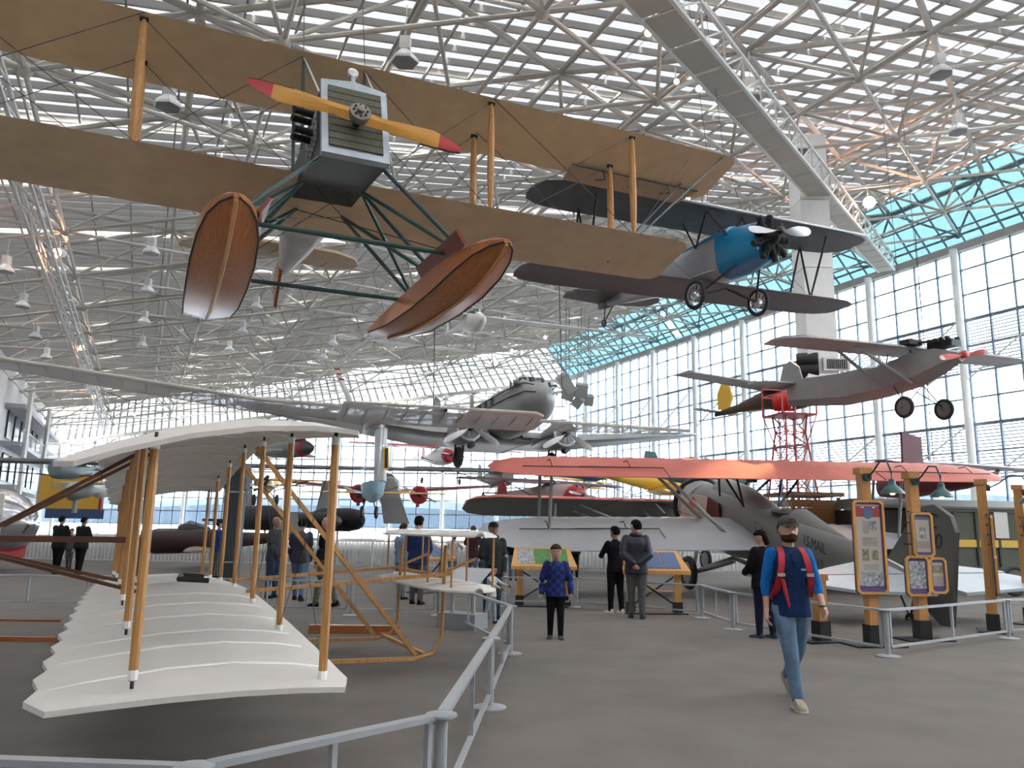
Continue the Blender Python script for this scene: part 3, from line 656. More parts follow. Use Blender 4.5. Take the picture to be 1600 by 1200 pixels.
for s in (1, -1):
    for z, pr in ((1.36, uw), (-.19, lw)):
        if z < 0 and s < 0: continue
        MB().path([(s * 5.2, 1.62, z + .16), (s * 3.0, 1.62, z + .16)], .012, 4).obj('aileron_gap', BLK, pr); MB().path([(s * 6.6, 1.58, z + .14), (s * 3.0, 1.62, z + .16), (s * 3.0, 2.1, z + .02)], .012, 4).obj('aileron_gap', BLK, pr)
        for x in (3.9, 5.9): MB().path([(s * x, 1.2, z + .22), (s * x, 1.45, z + .3), (s * x, 1.7, z + .18)], .014, 4).obj('aileron_horn', BLK, pr)
    xo = 5.85 if s > 0 else 3.9
    struts(mp_, [((s * xo, .35, 1.4), (s * xo, .45, -.3)), ((s * xo, 1.5, 1.4), (s * xo, 1.6, -.3))], .045, GRY, 'interplane_strut')
    struts(mp_, [((s * 3.0, .35, 1.4), (s * .6, .9, -.75)), ((s * 3.0, 1.5, 1.4), (s * .55, 1.8, -.7))], .05, GRY, 'wing_strut') if s > 0 else None
    struts(mp_, [((s * .95, .5, 1.4), (s * .5, -.2, .45)), ((s * .95, 1.5, 1.4), (s * .5, 1.2, .45)), ((s * .95, .5, 1.4), (s * .5, 1.2, .45))], .035, DKM, 'cabane_strut')
    wires(mp_, [((s * .6, .5, -.3), (s * xo, .4, 1.4)), ((s * .9, .5, 1.4), (s * xo, .45, -.3))], .007, name='bracing_wire')
    wheel(mp_, (s * 1.267, -.23, -1.757), .47, .2, hubm=GRY)
    struts(mp_, [((s * .55, -1.2, -.9), (s * 1.15, -.23, -1.757)), ((s * .5, .9, -1.1), (s * 1.15, -.23, -1.757)), ((0, -.1, -1.3), (s * 1.15, -.23, -1.757))], .07, GRY, 'gear_leg')
    el = MB().loft([[V((s * x, y, z)) for x, y in ((.12, 6.95), (2.1, 6.95), (2.3, 7.15), (2.2, 7.55), (1.7, 7.85), (.3, 8.05), (.12, 7.6))] for z in (.38, .44)]); el.obj('elevator', mat('pale_blue_grey_dope', (.46, .52, .58), .5, var=.05), mp_)
    MB().loft([[V((s * x, y, z)) for x, y in ((.1, 5.9), (1.5, 6.5), (2.15, 6.85), (2.15, 6.93), (.1, 6.93))] for z in (.37, .45)]).obj('tailplane', GRYL, mp_)
fm_ = mat('fuselage_silver', (.2, .2, .195), .4, .25, var=.1, scale=1.5)
fu = body([(-1.9, -.3, .62, .72, 2.4), (-1.0, -.25, .68, .85, 2.6), (.2, -.28, .66, .9, 2.8), (1.5, -.2, .6, .74, 2.8), (2.6, -.1, .5, .66, 2.6), (3.6, .0, .4, .62, 2.5), (5.2, .14, .24, .46, 2.4), (6.6, .25, .1, .25, 2.2), (7.0, .28, .05, .15, 2)], 20).obj('fuselage', fm_, mp_, smooth=35)
MB().loft([ring(y, z, w_, h, 14, 2) for y, z, w_, h in ((-.9, .4, .42, .42), (.4, .42, .4, .42), (1.4, .38, .38, .3), (1.9, .3, .35, .25))]).obj('forward_cowl', fm_, fu, smooth=40)
MB().loft([ring(y, z, w_, h, 12, 2) for y, z, w_, h in ((2.95, .45, .3, .36), (3.2, .48, .26, .38), (4.2, .5, .14, .2), (5.6, .45, .03, .06))]).obj('headrest', fm_, fu, smooth=40)
MB().slab([(.36 * math.cos(t * PI / 8), .42 * math.sin(t * PI / 8)) for t in range(16)], .06, xf((0, 2.45, .58), (1, 0, 0), (0, .95, .1), (0, -.1, .95))).obj('cockpit_rim', BLK, fu)
MB().loft([[V((.3 * c, 2.1 + .1 * abs(c), .55 + .42 * s_)) for c, s_ in [(math.cos(t * PI / 8), math.sin(t * PI / 8)) for t in range(9)]], [V((.3 * c, 2.14 + .1 * abs(c), .57 + .42 * s_)) for c, s_ in [(math.cos(t * PI / 8), math.sin(t * PI / 8)) for t in range(9)]]]).obj('windscreen', CLR, fu)
MB().loft([[V((.66, y, z)) for y, z in ((-.6, -.3), (.35, -.2), (.15, .3), (-.5, .35))], [V((.71, y, z)) for y, z in ((-.6, -.3), (.35, -.2), (.15, .3), (-.5, .35))]]).obj('cabin_opening', mat('dark_red_interior', (.06, .012, .008), .6), fu)
MB().box((1.0, -.75, .0), (.72, .04, .7), Matrix.Rotation(R(-35), 3, 'Z')).obj('open_hatch', GRYL, fu)
MB().slab([(0, .2), (.12, 0), (0, -.2), (-.12, 0)], .02, xf((1.05, -.72, .1), (.82, -.57, 0), (0, 0, 1), (.57, .82, 0))).obj('red_diamond_badge', RED, fu)
en = MB().lathe([(.3, -.1), (.72, .0), (.74, .5), (.6, .75)], (0, -2.0, -.3), (0, -1, 0), 20).obj('engine_ring', GRY, mp_, smooth=30)
radial(mp_, (0, -2.9, -.3), .68, 9, DKM)
MB().torus((0, -2.6, -.3), (0, 1, 0), .78, .07, 24, 8).obj('exhaust_collector', DKM, mp_, smooth=True)
prop(mp_, (0, -3.3, -.3), 1.45, R(70), SIL, .2, .1)
MB().slab([(-.95, .15), (-.35, 1.1), (-.05, 1.42), (.2, 1.5), (.62, 1.38), (.78, 1.12), (.85, .2), (.9, -.75), (.05, -.42), (0, .1)], .09, xf((0, 7.25, .42), (0, 1, 0), (0, 0, 1), (-1, 0, 0))).obj('rudder', mat('rudder_dark_grey', (.085, .085, .08), .5, var=.05), mp_)
XL = xf((.0, 0, 0), (0, 1, 0), (0, 0, 1), (1, 0, 0))
def side(y, z, x=.05, tilt=0.): return Matrix.Translation((x, y, z)) @ Matrix(((0, 0, 1, 0), (1, 0, 0, 0), (0, 1, 0, 0), (0, 0, 0, 1))) @ Matrix.Rotation(tilt, 4, 'Z')
text('NC', .4, BLK, mp_, side(7.3, 1.6, .052)); text('5390', .4, BLK, mp_, side(7.36, 1.26, .052))
text('U.S.MAIL', .34, BLK, mp_, Matrix.Translation((.42, 4.3, .3)) @ Matrix.Rotation(R(-7.5), 4, 'Z') @ side(0, 0, 0, R(4)))
text('A.M. 10', .32, BLK, mp_, Matrix.Translation((.42, 4.35, -.08)) @ Matrix.Rotation(R(-7.5), 4, 'Z') @ side(0, 0, 0, R(4)))
MB().path([(.62, 2.2, -.1), (.6, 2.0, .25), (.6, 2.4, .2), (.62, 2.2, -.1), (.6, 2.7, -.1)], .012, 4).obj('triangle_mark', BLK, mp_)
wheel(mp_, (0, 7.05, -.42), .13, .09); struts(mp_, [((0, 6.6, .1), (0, 7.05, -.42)), ((0, 7.1, .2), (0, 7.05, -.42))], .025, DKM, 'tail_strut')
# ---------------- 5. second biplane, facing us: grey lower faces, red upper faces
rb = T('tandem_biplane', 'biplane with red-topped charcoal wing ending beside the mail biplane engine, nose towards us', 'airplane', at(1058, 815, 30), rot=rad((14, -15, 0)))
def midwing(par, S0, S1, z, c, m1, m2, y0=0):
    L = [(-S0, y0 + .6, z, c * .4), (-S0 + .3, y0 + .2, z, c * .8), (-S0 + 1, y0, z, c), (0, y0, z, c), (S1 - 1, y0, z, c), (S1 - .3, y0 + .2, z, c * .8), (S1, y0 + .6, z, c * .4)]
    w_ = MB().wing(L, .09, .5, .03, .05).obj('wing', m1, par, smooth=50)
    if m2: MB().wing([(x, y - .01, zz + .03, cc * .55) for x, y, zz, cc in L], .13, 0, .03).obj('red_leading_edge', m2, w_, smooth=50)
    return w_
midwing(rb, 7.9, 3.2, .75, 2.3, mat('mid_grey_fabric', (.14, .145, .14), .5, var=.08), REDW)
body([(-.9, 0, .42, .45), (.2, 0, .45, .5), (2.5, .1, .35, .42), (5.5, .35, .08, .15)]).obj('fuselage', DGR, rb, smooth=40)
radial(rb, (0, -1.1, 0), .55, 7, BLK); prop(rb, (0, -1.4, 0), 1.3, R(108), SIL, .2, .1)
for s in (-1, 1):
    struts(rb, [((s * .45, 0, .3), (s * .7, .2, .75)), ((s * .45, 1.2, .3), (s * .7, 1.2, .75)), ((s * .4, .2, -.3), (s * 1.0, .1, -1.5))], .04, GRY)
    wheel(rb, (s * 1.0, .1, -1.4), .4, .14)
    if s < 0: struts(rb, [((s * 1.0, .4, -.35), (s * 3.6, .5, .7)), ((s * 1.0, 1.2, -.35), (s * 3.6, 1.3, .7)), ((s * 4.8, .4, -.9), (s * 4.6, .4, .7))], .05, GRY)
MB().slab([(0, 0), (.3, .75), (.8, .8), (1, 0)], .06, xf((0, 4.6, .4), (0, 1, 0), (0, 0, 1), (1, 0, 0))).obj('rudder', DGR, rb)

# ---------------- 6. twin-engine airliner
dc = T('airliner', 'polished twin-engine propeller airliner with dark cheat lines hanging in the centre', 'airplane', at(792, 697, 44), rot=rad((22, -4, 0)))
body([(-5.4, 1.75, .05, .05), (-5.3, 1.72, .35, .38), (-4.9, 1.65, .75, .8), (-4.2, 1.65, 1.0, 1.1), (-3.0, 1.75, 1.2, 1.35), (-1, 1.75, 1.25, 1.4), (4, 1.75, 1.25, 1.4), (8, 1.95, 1.0, 1.1), (11, 2.25, .55, .65), (14, 2.5, .1, .25)], 20, 2).obj('fuselage', ALU, dc, smooth=40)
MB().loft([ring(y, z, w_, h, 14, 2.2) for y, z, w_, h in ((-4.5, 2.35, .5, .15), (-3.9, 2.6, .85, .42), (-3.2, 2.75, .9, .5), (-2.2, 2.85, .7, .35))]).obj('cockpit', ALU, dc, smooth=40)
for x0, x1, y0, y1 in ((-.05, -.42, -4.36, -4.25), (-.5, -.82, -4.22, -3.85), (.05, .42, -4.36, -4.25), (.5, .82, -4.22, -3.85)):
    MB().loft([[V((x0, y0, 2.52)), V((x1, y1, 2.52)), V((x1 * .93, y1 + .18, 2.98)), V((x0, y0 + .3, 2.98))], [V((x0, y0 - .04, 2.52)), V((x1 * 1.04, y1 - .03, 2.52)), V((x1 * .97, y1 + .14, 2.98)), V((x0, y0 + .26, 2.98))]]).obj('cockpit_window', CHK, dc)
for s in (-1, 1):
    for q in range(2): MB().box((s * 1.0, -3.5 + q * .5, 2.72), (.06, .36, .34), Matrix.Rotation(s * R(18), 3, 'Z')).obj('side_window', CHK, dc)
    for q in range(7): MB().box((s * 1.2, -.8 + q * 1.0, 2.3), (.06, .35, .4)).obj('cabin_window', CHK, dc)
    for z in (2.0, 2.45):
        MB().path([(s * (.5 if z < 2.2 else .45), -5.22 if z < 2.2 else -4.9, z - .1), (s * .93, -4.75, z), (s * 1.13, -3.6, z), (s * 1.23, -2, z), (s * 1.26, 4, z), (s * .98, 8, z + .15), (s * .5, 11, z + .3)], .035, 5).obj('cheat_line', BLK, dc)
    MB().wing([(s * 1, 0, .55, 4.3), (s * 4.3, 0, .55, 4.3), (s * 9, .75, 1.15, 3.1), (s * 13.6, 1.5, 1.75, 1.7), (s * 14.3, 2.0, 1.85, .6)], .13, 0, .02).obj('wing', ALU, dc, smooth=50)
    nc = MB().lathe([(.62, 0), (.72, .05), (.76, .5), (.74, 1.2), (.6, 2.6), (.3, 4)], (s * 2.8, -1.75, .55), (0, 1, 0), 20).obj('nacelle', ALU, dc, smooth=40)
    MB().torus((s * 2.8, -1.72, .55), (0, 1, 0), .66, .07, 24, 8).obj('cowl_ring', SIL, nc, smooth=True)
    radial(dc, (s * 2.8, -1.7, .55), .6, 9, BLK)
    prop(dc, (s * 2.8, -2.05, .55), 1.75, R(90), mat('grey_blade', (.55, .56, .58), .35, .5), .34, .14, tip=WHT, nb=3, tipf=.1)
    wheel(dc, (s * 2.8, .2, -.75), .58, .38, hubm=DKM); struts(dc, [((s * 2.6, -.1, .3), (s * 2.55, .1, -.7)), ((s * 3.0, -.1, .3), (s * 3.05, .1, -.7))], .06, DKM, 'gear_leg')
    MB().lathe([(.16, 0), (.2, .3), (.16, .5)], (s * 2.8 + .3, -1.3, -.25), (0, 1, 0), 12).obj('oil_cooler', DKM, nc)
    MB().wing([(s * .2, 12.2, 2.6, 2.0), (s * 3.4, 12.9, 2.65, 1.2), (s * 4, 13.4, 2.65, .4)], .1).obj('tailplane', ALU, dc, smooth=40)
    MB().tube((s * 4, 1, 1.2), (s * 4, 1, 11), .03, n=5).obj('hanging_cable', WIRE, dc)
MB().slab([(0, 0), (1.4, 1.6), (2.2, 2.9), (2.9, 3.3), (3.5, 3.1), (3.7, 1.5), (3.3, 0)], .16, xf((0, 10.9, 2.6), (0, 1, 0), (0, 0, 1), (1, 0, 0))).obj('fin', ALU, dc)
MB().wing([(-1.6, .05, .35, 4.4), (1.6, .05, .35, 4.4)], .12, 0, .02).obj('wing_centre', ALU, dc, smooth=40)
MB().box((-.3, -3, 3.15), (.02, .02, .5)).obj('aerial_mast', RED, dc)

# ---------------- 7. human-powered aircraft: film wing, canard and pod
ga = T('human_powered_aircraft', 'huge translucent film wing with a separate canard and slim film-covered pilot pod', 'airplane', at(583, 640, 29), rot=rad((22.5, -6, 0)))
ribm = mat('balsa_rib', (.25, .2, .15), .6)
fl_spec = [(-15.5, .3, 1.15, .9), (-10, 0, .62, 1.6), (-4, -.1, .05, 2.0), (4, -.1, .0, 2.0), (9, .05, .08, 1.6), (14.3, .4, .2, .8)]
for nm, sp_, th in (('wing', fl_spec, .09),):
    MB().wing(sp_, th, 0, .02).obj(nm, FILM, ga, smooth=50)
    for i in range(len(sp_) - 1):
        A_, B_ = sp_[i], sp_[i + 1]; n_ = max(2, int(abs(B_[0] - A_[0]) / .75))
        for q in range(n_):
            t = q / n_; x, y, z, c = (A_[k] + (B_[k] - A_[k]) * t for k in range(4))
            MB().path([(x, y + .01, z), (x, y + c * .3, z + c * .12), (x, y + c, z + .02), (x, y + c * .4, z - .02 * c), (x, y + .01, z)], .012, 4).obj('rib', ribm, ga)
    MB().path([(x, y + .02, z) for x, y, z, c in sp_], .075, 8).obj('leading_edge', mat('foam_leading_edge', (.5, .47, .42), .4), ga, smooth=True)
    MB().path([(x, y + c, z + .01) for x, y, z, c in sp_], .02, 5).obj('trailing_edge', WOOD, ga)
gi = rotm(at(583, 640, 29), rad((22.5, -6, 0))).inverted()
c0 = gi @ at(697, 641, 19.5)
csp = [(-2.55, .05, .0, .95), (-2.4, 0, 0, 1.05), (2.5, 0, .1, 1.05), (2.75, .15, .1, .7)]
cn = MB().wing(csp, .1, 0, .02).obj('canard', FILM, ga, smooth=50); cn.location = c0; cn.rotation_euler = (R(-13), 0, 0)
for q in range(11):
    t = q / 10; x, y, z, c = (csp[1][k] + (csp[2][k] - csp[1][k]) * t for k in range(4))
    MB().path([(x, y, z + .02), (x, y + c * .3, z + .12), (x, y + c, z + .02), (x, y + c * .4, z - .02), (x, y, z + .02)], .016, 4).obj('rib', ribm, cn)
MB().path([(x, y, z + .02) for x, y, z, c in csp], .04, 8).obj('leading_edge', mat('foam_leading_edge', (.5, .5, .48)), cn, smooth=True)
MB().path([(x, y + c, z + .01) for x, y, z, c in csp], .014, 5).obj('trailing_edge', WOOD, cn)
MB().path([(c0.x + .0, c0.y, c0.z), (0, -1, -.6), (0, 3, -.4)], .045, 8).obj('boom', DKM, ga)
pd = MB().loft([ring(0, 0, 1, 1, 12, 2)[:0] or [V((.02 + .42 * math.cos(t * PI / 6) * k_, -.2 + 1.0 * math.sin(t * PI / 6) * k2, z)) for t in range(12)] for z, k_, k2 in ((-3.4, .35, .3), (-3.2, .8, .6), (-2.6, .95, .8), (-1.5, .9, .95), (0, .8, 1.0))]).obj('pilot_pod', CLR, ga, smooth=40)
MB().loft([[V((.02 + .44 * math.cos(t * PI / 6) * k_, -.2 + 1.02 * math.sin(t * PI / 6) * k2, z)) for t in range(12)] for z, k_, k2 in ((-3.44, .3, .25), (-3.22, .82, .62), (-2.8, .95, .76))]).obj('pale_blue_pod_base', mat('pale_blue_film', (.4, .62, .72), .3), pd, smooth=40)
MB().loft([[V((.2 + .2 * math.cos(t * PI / 6), -.5 + .5 * math.sin(t * PI / 6), z)) for t in range(12)] for z in (-2.8, -.9)]).obj('white_fairing', WHT, pd, smooth=40)
MB().box((.28, -1.0, -2.0), (.2, .04, .8)).obj('yellow_bordered_plate', YELP, pd); MB().box((.28, -1.03, -2.0), (.1, .03, .7)).obj('black_plate', BLK, pd)
MB().box((-.02, -.9, -.62), (.2, .15, .3)).obj('red_box', mat('orange_red', (.5, .1, .05)), pd)
MB().tube((.12, -.4, -.9), (.12, -.4, .1), .05).obj('mast', GRY, pd)
for i in (-1, 1):
    wires(ga, [((0, 0, -3.2), (i * 9, .5, .1)), ((0, 0, 1.5), (i * 4, .3, .1))], .01, name='rigging_wire')
pr_ = T('pusher_propeller', 'long white red-banded propeller blade standing above the film wing', 'propeller', at(540, 598, 30), rot=rad((22, 0, 0)))
MB().loft([ring(0, 0, 0, 0)[:0] or [V((x + w_ * a, b * .03, z)) for a, b in ((-1, 0), (0, 1), (1, 0), (0, -1))] for x, z, w_ in ((-.38, .55, .07), (-.3, .3, .11), (-.02, -.25, .13), (.25, -.75, .09))]).obj('blade', WHT, pr_)
for z in (.5, .32, .12): MB().box((-.38 + (.55 - z) * .52, 0, z), (.2, .07, .07)).obj('red_band', RED, pr_)
MB().lathe([(.08, -.1), (.1, .1)], (.25, 0, -.8), (0, 1, 0), 10).obj('hub', DKM, pr_)

# ---------------- 8. generic smaller aircraft
def craft(name, label, pos, rot, span, chord, fus, wz=.5, m=WHT, wm=None, hw=.4, hh=.5, nose=None, pr=.9, low=False, fin=None, gear=None, biplane=0., wtip=.5, tail=1.4, eng=DKM, dih=0., fixed=None, wy=0., swept=0., group=None, rd=.42):
    a = T(name, label, 'airplane', pos, rot=rad(rot)); wm = wm or m; S_ = span / 2
    L = [(-S_, wy + swept + .2 * chord, wz + dih, chord * wtip), (-S_ + .15 * S_, wy + swept * .85, wz + dih * .85, chord * (.3 + .7 * wtip)), (0, wy, wz, chord), (S_ - .15 * S_, wy + swept * .85, wz + dih * .85, chord * (.3 + .7 * wtip)), (S_, wy + swept + .2 * chord, wz + dih, chord * wtip)]
    MB().wing(L, .11, 0, .03).obj('wing', wm, a, smooth=50)
    if biplane: MB().wing([(x * .95, y + .4, z - biplane, c) for x, y, z, c in L], .11, 0, .03).obj('lower_wing', wm if fixed is None else fixed, a, smooth=50)
    body([(-fus * .28, 0, hw * .7, hh * .7), (-fus * .2, 0, hw, hh), (fus * .1, .05, hw, hh), (fus * .4, .1, hw * .5, hh * .6), (fus * .72, .2, .05, .12)]).obj('fuselage', m, a, smooth=40)
    MB().slab([(0, 0), (.3 * tail, .7 * tail), (.6 * tail, .75 * tail), (.75 * tail, 0)], .07, xf((0, fus * .6, .1), (0, 1, 0), (0, 0, 1), (1, 0, 0))).obj('fin', fin or m, a)
    MB().wing([(-tail, fus * .62, .2, .5), (0, fus * .58, .2, .8), (tail, fus * .62, .2, .5)], .09).obj('tailplane', wm, a)
    if nose: MB().lathe([(hw * .95, .1), (hw * 1.02, -.3), (hw * .7, -.65), (.1, -.7)], (0, -fus * .22, 0), (0, 1, 0), 14).obj('nose_cowl', nose, a, smooth=40)
    if pr:
        radial(a, (0, -fus * .3, 0), rd, 7, eng); prop(a, (0, -fus * .3 - .3, 0), pr, R(8), SIL, .14, .08)
    MB().loft([ring(y, z, w_, h, 10, 2) for y, z, w_, h in ((-.3, hh * .8, hw * .6, .2), (.1, hh, hw * .6, .3), (.8, hh * .8, hw * .5, .15))]).obj('canopy', CHK, a, smooth=40)
    if gear:
        gz, gt, gm_ = gear
        for s in (-1, 1):
            struts(a, [((s * hw * .6, -.1, -hh * .6), (s * gt, 0, gz))], .03, DKM, 'gear_leg'); wheel(a, (s * gt, 0, gz), .26, .12, hubm=gm_)
    if biplane or wz > .3:
        for s in (-1, 1): struts(a, [((s * hw, .3, -hh * .5 if not biplane else wz - biplane), (s * S_ * .55, .3, wz))], .03, DKM, 'wing_strut')
    return a
def jet(name, label, pos, rot, L, hw, wspan, m, nosem=None, swp=1.8, finm=None, intake=False):
    a = T(name, label, 'airplane', pos, rot=rad(rot))
    body([(-L * .5, 0, .04, .04), (-L * .44, 0, hw * .45, hw * .45), (-L * .3, 0, hw * .85, hw * .9), (0, 0, hw, hw), (L * .3, 0, hw * .9, hw * .9), (L * .5, 0, hw * .6, hw * .6)], 16, 2).obj('fuselage', m, a, smooth=40)
    if nosem: MB().lathe([(.02, -L * .52), (hw * .48, -L * .44), (hw * .72, -L * .37)], (0, 0, 0), (0, 1, 0), 14).obj('nose_cone', nosem, a, smooth=40)
    MB().loft([ring(y, z, w_, h, 10, 2) for y, z, w_, h in ((-L * .3, hw * .7, .2, .1), (-L * .22, hw * .95, .35, .3), (-L * .1, hw, .3, .15))]).obj('canopy', CHK, a, smooth=40)
    for s in (-1, 1):
        MB().wing([(s * hw * .6, -L * .1, -.1, L * .3), (s * wspan / 2, -L * .1 + swp, -.25, L * .12)], .06).obj('wing', m, a, smooth=40)
        MB().wing([(s * hw * .4, L * .38, .1, L * .12), (s * wspan * .2, L * .4 + swp * .4, .1, L * .06)], .06).obj('tailplane', m, a)
    MB().slab([(0, 0), (L * .1, L * .2), (L * .17, L * .2), (L * .17, 0)], .1, xf((0, L * .32, hw * .7), (0, 1, 0), (0, 0, 1), (1, 0, 0))).obj('fin', finm or m, a)
    return a
# white sailplane under the roof
sg = T('sailplane', 'slender white sailplane with long thin wings seen from below under the roof', 'airplane', at(742, 503, 34), rot=rad((20, 4, 0)))
body([(-1.2, -.05, .05, .05), (-.9, -.05, .25, .28), (-.2, 0, .4, .5), (.8, .1, .36, .4), (2.0, .15, .14, .16), (5, .2, .07, .1)], 14, 2).obj('fuselage', WHT, sg, smooth=40)
MB().wing([(-7.0, .5, .9, .35), (-.0, .1, .3, .95), (9.3, .5, .35, .3)], .1).obj('wing', WHT, sg, smooth=40)
MB().slab([(0, 0), (.3, 1.0), (.7, 1.0), (.7, 0)], .06, xf((0, 4.5, .2), (0, 1, 0), (0, 0, 1), (1, 0, 0))).obj('fin', WHT, sg); MB().wing([(-1.2, 4.8, .9, .3), (0, 4.6, .9, .5), (1.2, 4.8, .9, .3)], .08).obj('tailplane', WHT, sg)
MB().loft([ring(y, z, w_, h, 10, 2) for y, z, w_, h in ((-.8, .12, .15, .08), (-.3, .35, .3, .2), (.5, .4, .25, .15))]).obj('canopy', CHK, sg, smooth=40)
# brown glider with the yellow rudder
bg_ = T('brown_glider', 'dark brown glider with a yellow rudder and long silver wing behind the red tower cage', 'airplane', at(1215, 622, 33), rot=rad((35, 0, 0)))
body([(-2.2, -.1, .05, .08), (-1.6, -.12, .3, .4), (-.5, -.1, .38, .55), (.6, 0, .3, .42), (2.0, -.2, .12, .2), (3.4, -.35, .04, .1)], 12).obj('fuselage', mat('dark_brown_ply', (.055, .03, .018), .45), bg_, smooth=40)
MB().slab([(0, -.1), (-.25, .5), (-.05, 1.15), (.35, 1.25), (.62, .7), (.6, .0)], .07, xf((0, 2.6, -.15), (0, 1, 0), (0, 0, 1), (1, 0, 0))).obj('yellow_rudder', YELP, bg_)
MB().wing([(0, -.6, .45, 1.1)] and [(-5.6, -.3, .35, .9), (0, -.6, .35, 1.2), (5.6, -.3, .35, .9)], .1).obj('wing', GRY, bg_, smooth=40)
MB().wing([(-1.4, 3.0, -.25, .5), (1.4, 3.0, -.25, .5)], .08).obj('tailplane', GRY, bg_)
# dark long-winged plane and the jets beyond the glider
craft('long_wing_plane', 'long straight dark wing spanning behind the glider struts with a grey pod fuselage', at(105, 735, 34), (4, 0, 0), 37, 1.5, 4, wz=.35, m=mat('blue_grey_metal', (.16, .19, .21), .4), wm=DGR, hw=.4, hh=.42, pr=0, wtip=.45)
jet('silver_jet', 'silver jet fighter with blunt nose above the dark wing, left of the red-nosed jet', at(412, 703, 48), (12, 0, 0), 7, .62, 6, ALU, None)
jet('red_nosed_jet', 'silver jet fighter with black nose and red band above the dark wing', at(452, 702, 43), (42, 2, 0), 5.4, .5, 5, ALU, DGR)
MB().lathe([(.38, -1.99), (.455, -1.67)], (0, 0, 0), (0, 1, 0), 14).obj('red_nose_band', RED, bpy.data.objects['red_nosed_jet'], smooth=True)
tw = craft('twin_transport', 'small silver twin-engine plane with dark red engine cowls and thin red wings', at(606, 768, 55), (12, 0, 0), 16.5, 2.2, 9, wz=-.1, m=ALU, wm=mat('dark_red_wing', (.2, .04, .05), .4), hw=.8, hh=.95, pr=0, dih=.7)
for s in (-1, 1):
    MB().lathe([(.5, -.8), (.62, -.7), (.62, .4), (.2, 1.6)], (s * 2.0, -1.2, -.25), (0, 1, 0), 16).obj('red_cowl', RED, tw, smooth=40); radial(tw, (s * 2.0, -1.95, -.25), .48, 9, BLK); prop(tw, (s * 2.0, -2.3, -.25), 1.2, .4, SIL, .14)
    MB().tube((s * 2, -1, -.7), (s * 2, -1, -1.05), .12).obj('gear_leg', RED, tw)
craft('ochre_wing_plane', 'thin ochre-winged light plane with tiny wheels below the film pod', at(578, 772, 33), (0, 0, 0), 6.2, .6, 3, wz=.05, m=DGR, wm=YEL, hw=.25, hh=.3, pr=.5, gear=(-.75, .3, YEL))
craft('yellow_ultralight', 'tiny yellow light plane with brown wing hanging between the glider struts', at(416, 762, 36), (6, 0, 0), 6.6, .7, 3, wz=.35, m=YELP, wm=YEL, hw=.25, hh=.3, pr=.6, gear=(-.55, .5, DKM))
craft('red_aerobat', 'white and red high-wing plane with red wheels below the airliner', at(690, 714, 62), (24, 0, 0), 14.5, 1.5, 7, wz=.75, m=WHT, wm=RED, hw=.6, hh=.7, nose=RED, pr=1.1, fin=RED, gear=(-1.9, 1.55, RED))
craft('grey_bush_plane', 'pale grey high-wing plane hanging above the red and cream monoplane', at(780, 748, 46), (18, 0, 0), 10.8, 1.4, 6, wz=.45, m=mat('olive_grey', (.24, .25, .2), .5), wm=GRYL, hw=.5, hh=.5, pr=0, gear=(-1.1, .95, DKM))
craft('red_cream_monoplane', 'red and cream high-wing radial plane with dark wing left of the blue biplane', at(865, 775, 40), (36, 0, 0), 10.5, 1.5, 6.5, wz=.65, m=mat('cream_red', (.4, .3, .27), .4), wm=mat('maroon_wing', (.1, .03, .04), .4), hw=.5, hh=.55, nose=RED, pr=.9, fin=RED, rd=.5)
craft('blue_yellow_biplane', 'blue trainer biplane with yellow wings and striped tail', at(915, 744, 60), (50, 0, 0), 9, 1.2, 5.5, wz=-.35, m=mat('navy_blue_fuselage', (.06, .13, .26), .4), wm=YELP, hw=.4, hh=.42, pr=.9, fin=YELP, biplane=.45, gear=(-1.8, .95, DKM))
craft('yellow_trainer', 'yellow plane with raised tail partly behind the mail biplane engine', at(1048, 762, 38), (80, 6, 0), 5, 1.2, 4.2, wz=-.3, m=YELP, hw=.4, hh=.4, pr=.8, fin=YELP, nose=DGR)
craft('teal_biplane', 'teal and violet striped plane just under the red upper wing', at(1125, 750, 31), (80, 0, 0), 4, 1.2, 3.4, wz=-.2, m=mat('teal_fuselage', (.1, .22, .26), .4), wm=GRYL, hw=.45, hh=.45, pr=.8)
# black twin-finned reconnaissance jet
bj = T('black_jet', 'flat black delta jet with round engine intake and tall grey fins behind the crowd', 'airplane', at(490, 815, 46), rot=rad((38, 0, 0))); bj.scale = (.75, .75, .75)
body([(-4, 0, .05, .05), (-3.4, .05, .7, .45), (-2, .1, 1.2, .6), (5, .1, 1.3, .6), (9, .1, .3, .2)], 14, 1.8).obj('fuselage', BLK, bj, smooth=40)
for s in (-1, 1):
    MB().slab([(s * .8, -3), (s * 3.4, 2), (s * 6.5, 6), (s * 6.0, 7.5), (s * .8, 8)], .18).obj('wing', BLK, bj)
    nn = MB().lathe([(.2, -1.1), (.75, -.1), (.8, 0), (.95, 1.5), (.95, 6), (.7, 8)], (s * 3.3, -.6, .2), (0, 1, 0), 18).obj('engine_nacelle', BLK, bj, smooth=40)
    MB().slab([(0, 0), (.7, 2.6), (1.7, 2.6), (2.6, 0)], .15, xf((s * 3.3, 4.2, .9), (0, 1, 0), (0, 0, 1), (1, 0, 0))).obj('fin', GRY, bj)
struts(bj, [((0, -1, 0), (0, -1, -2.6)), ((3, 2, 0), (3, 2, -2.6)), ((-3, 2, 0), (-3, 2, -2.6))], .1, WHT, 'gear_leg')
MB().slab([(0, 0), (-.35, 1.9), (.35, 1.9), (1.1, 0)], .15, xf(at(600, 818, 34), (1, 0, 0), (0, 0, 1), (0, -1, 0))).obj('x', GRY)
struts(bpy.data.objects['x'], [((.2, .2, 0), (.2, -2.2, 0))], .06, GRY, 'stand')
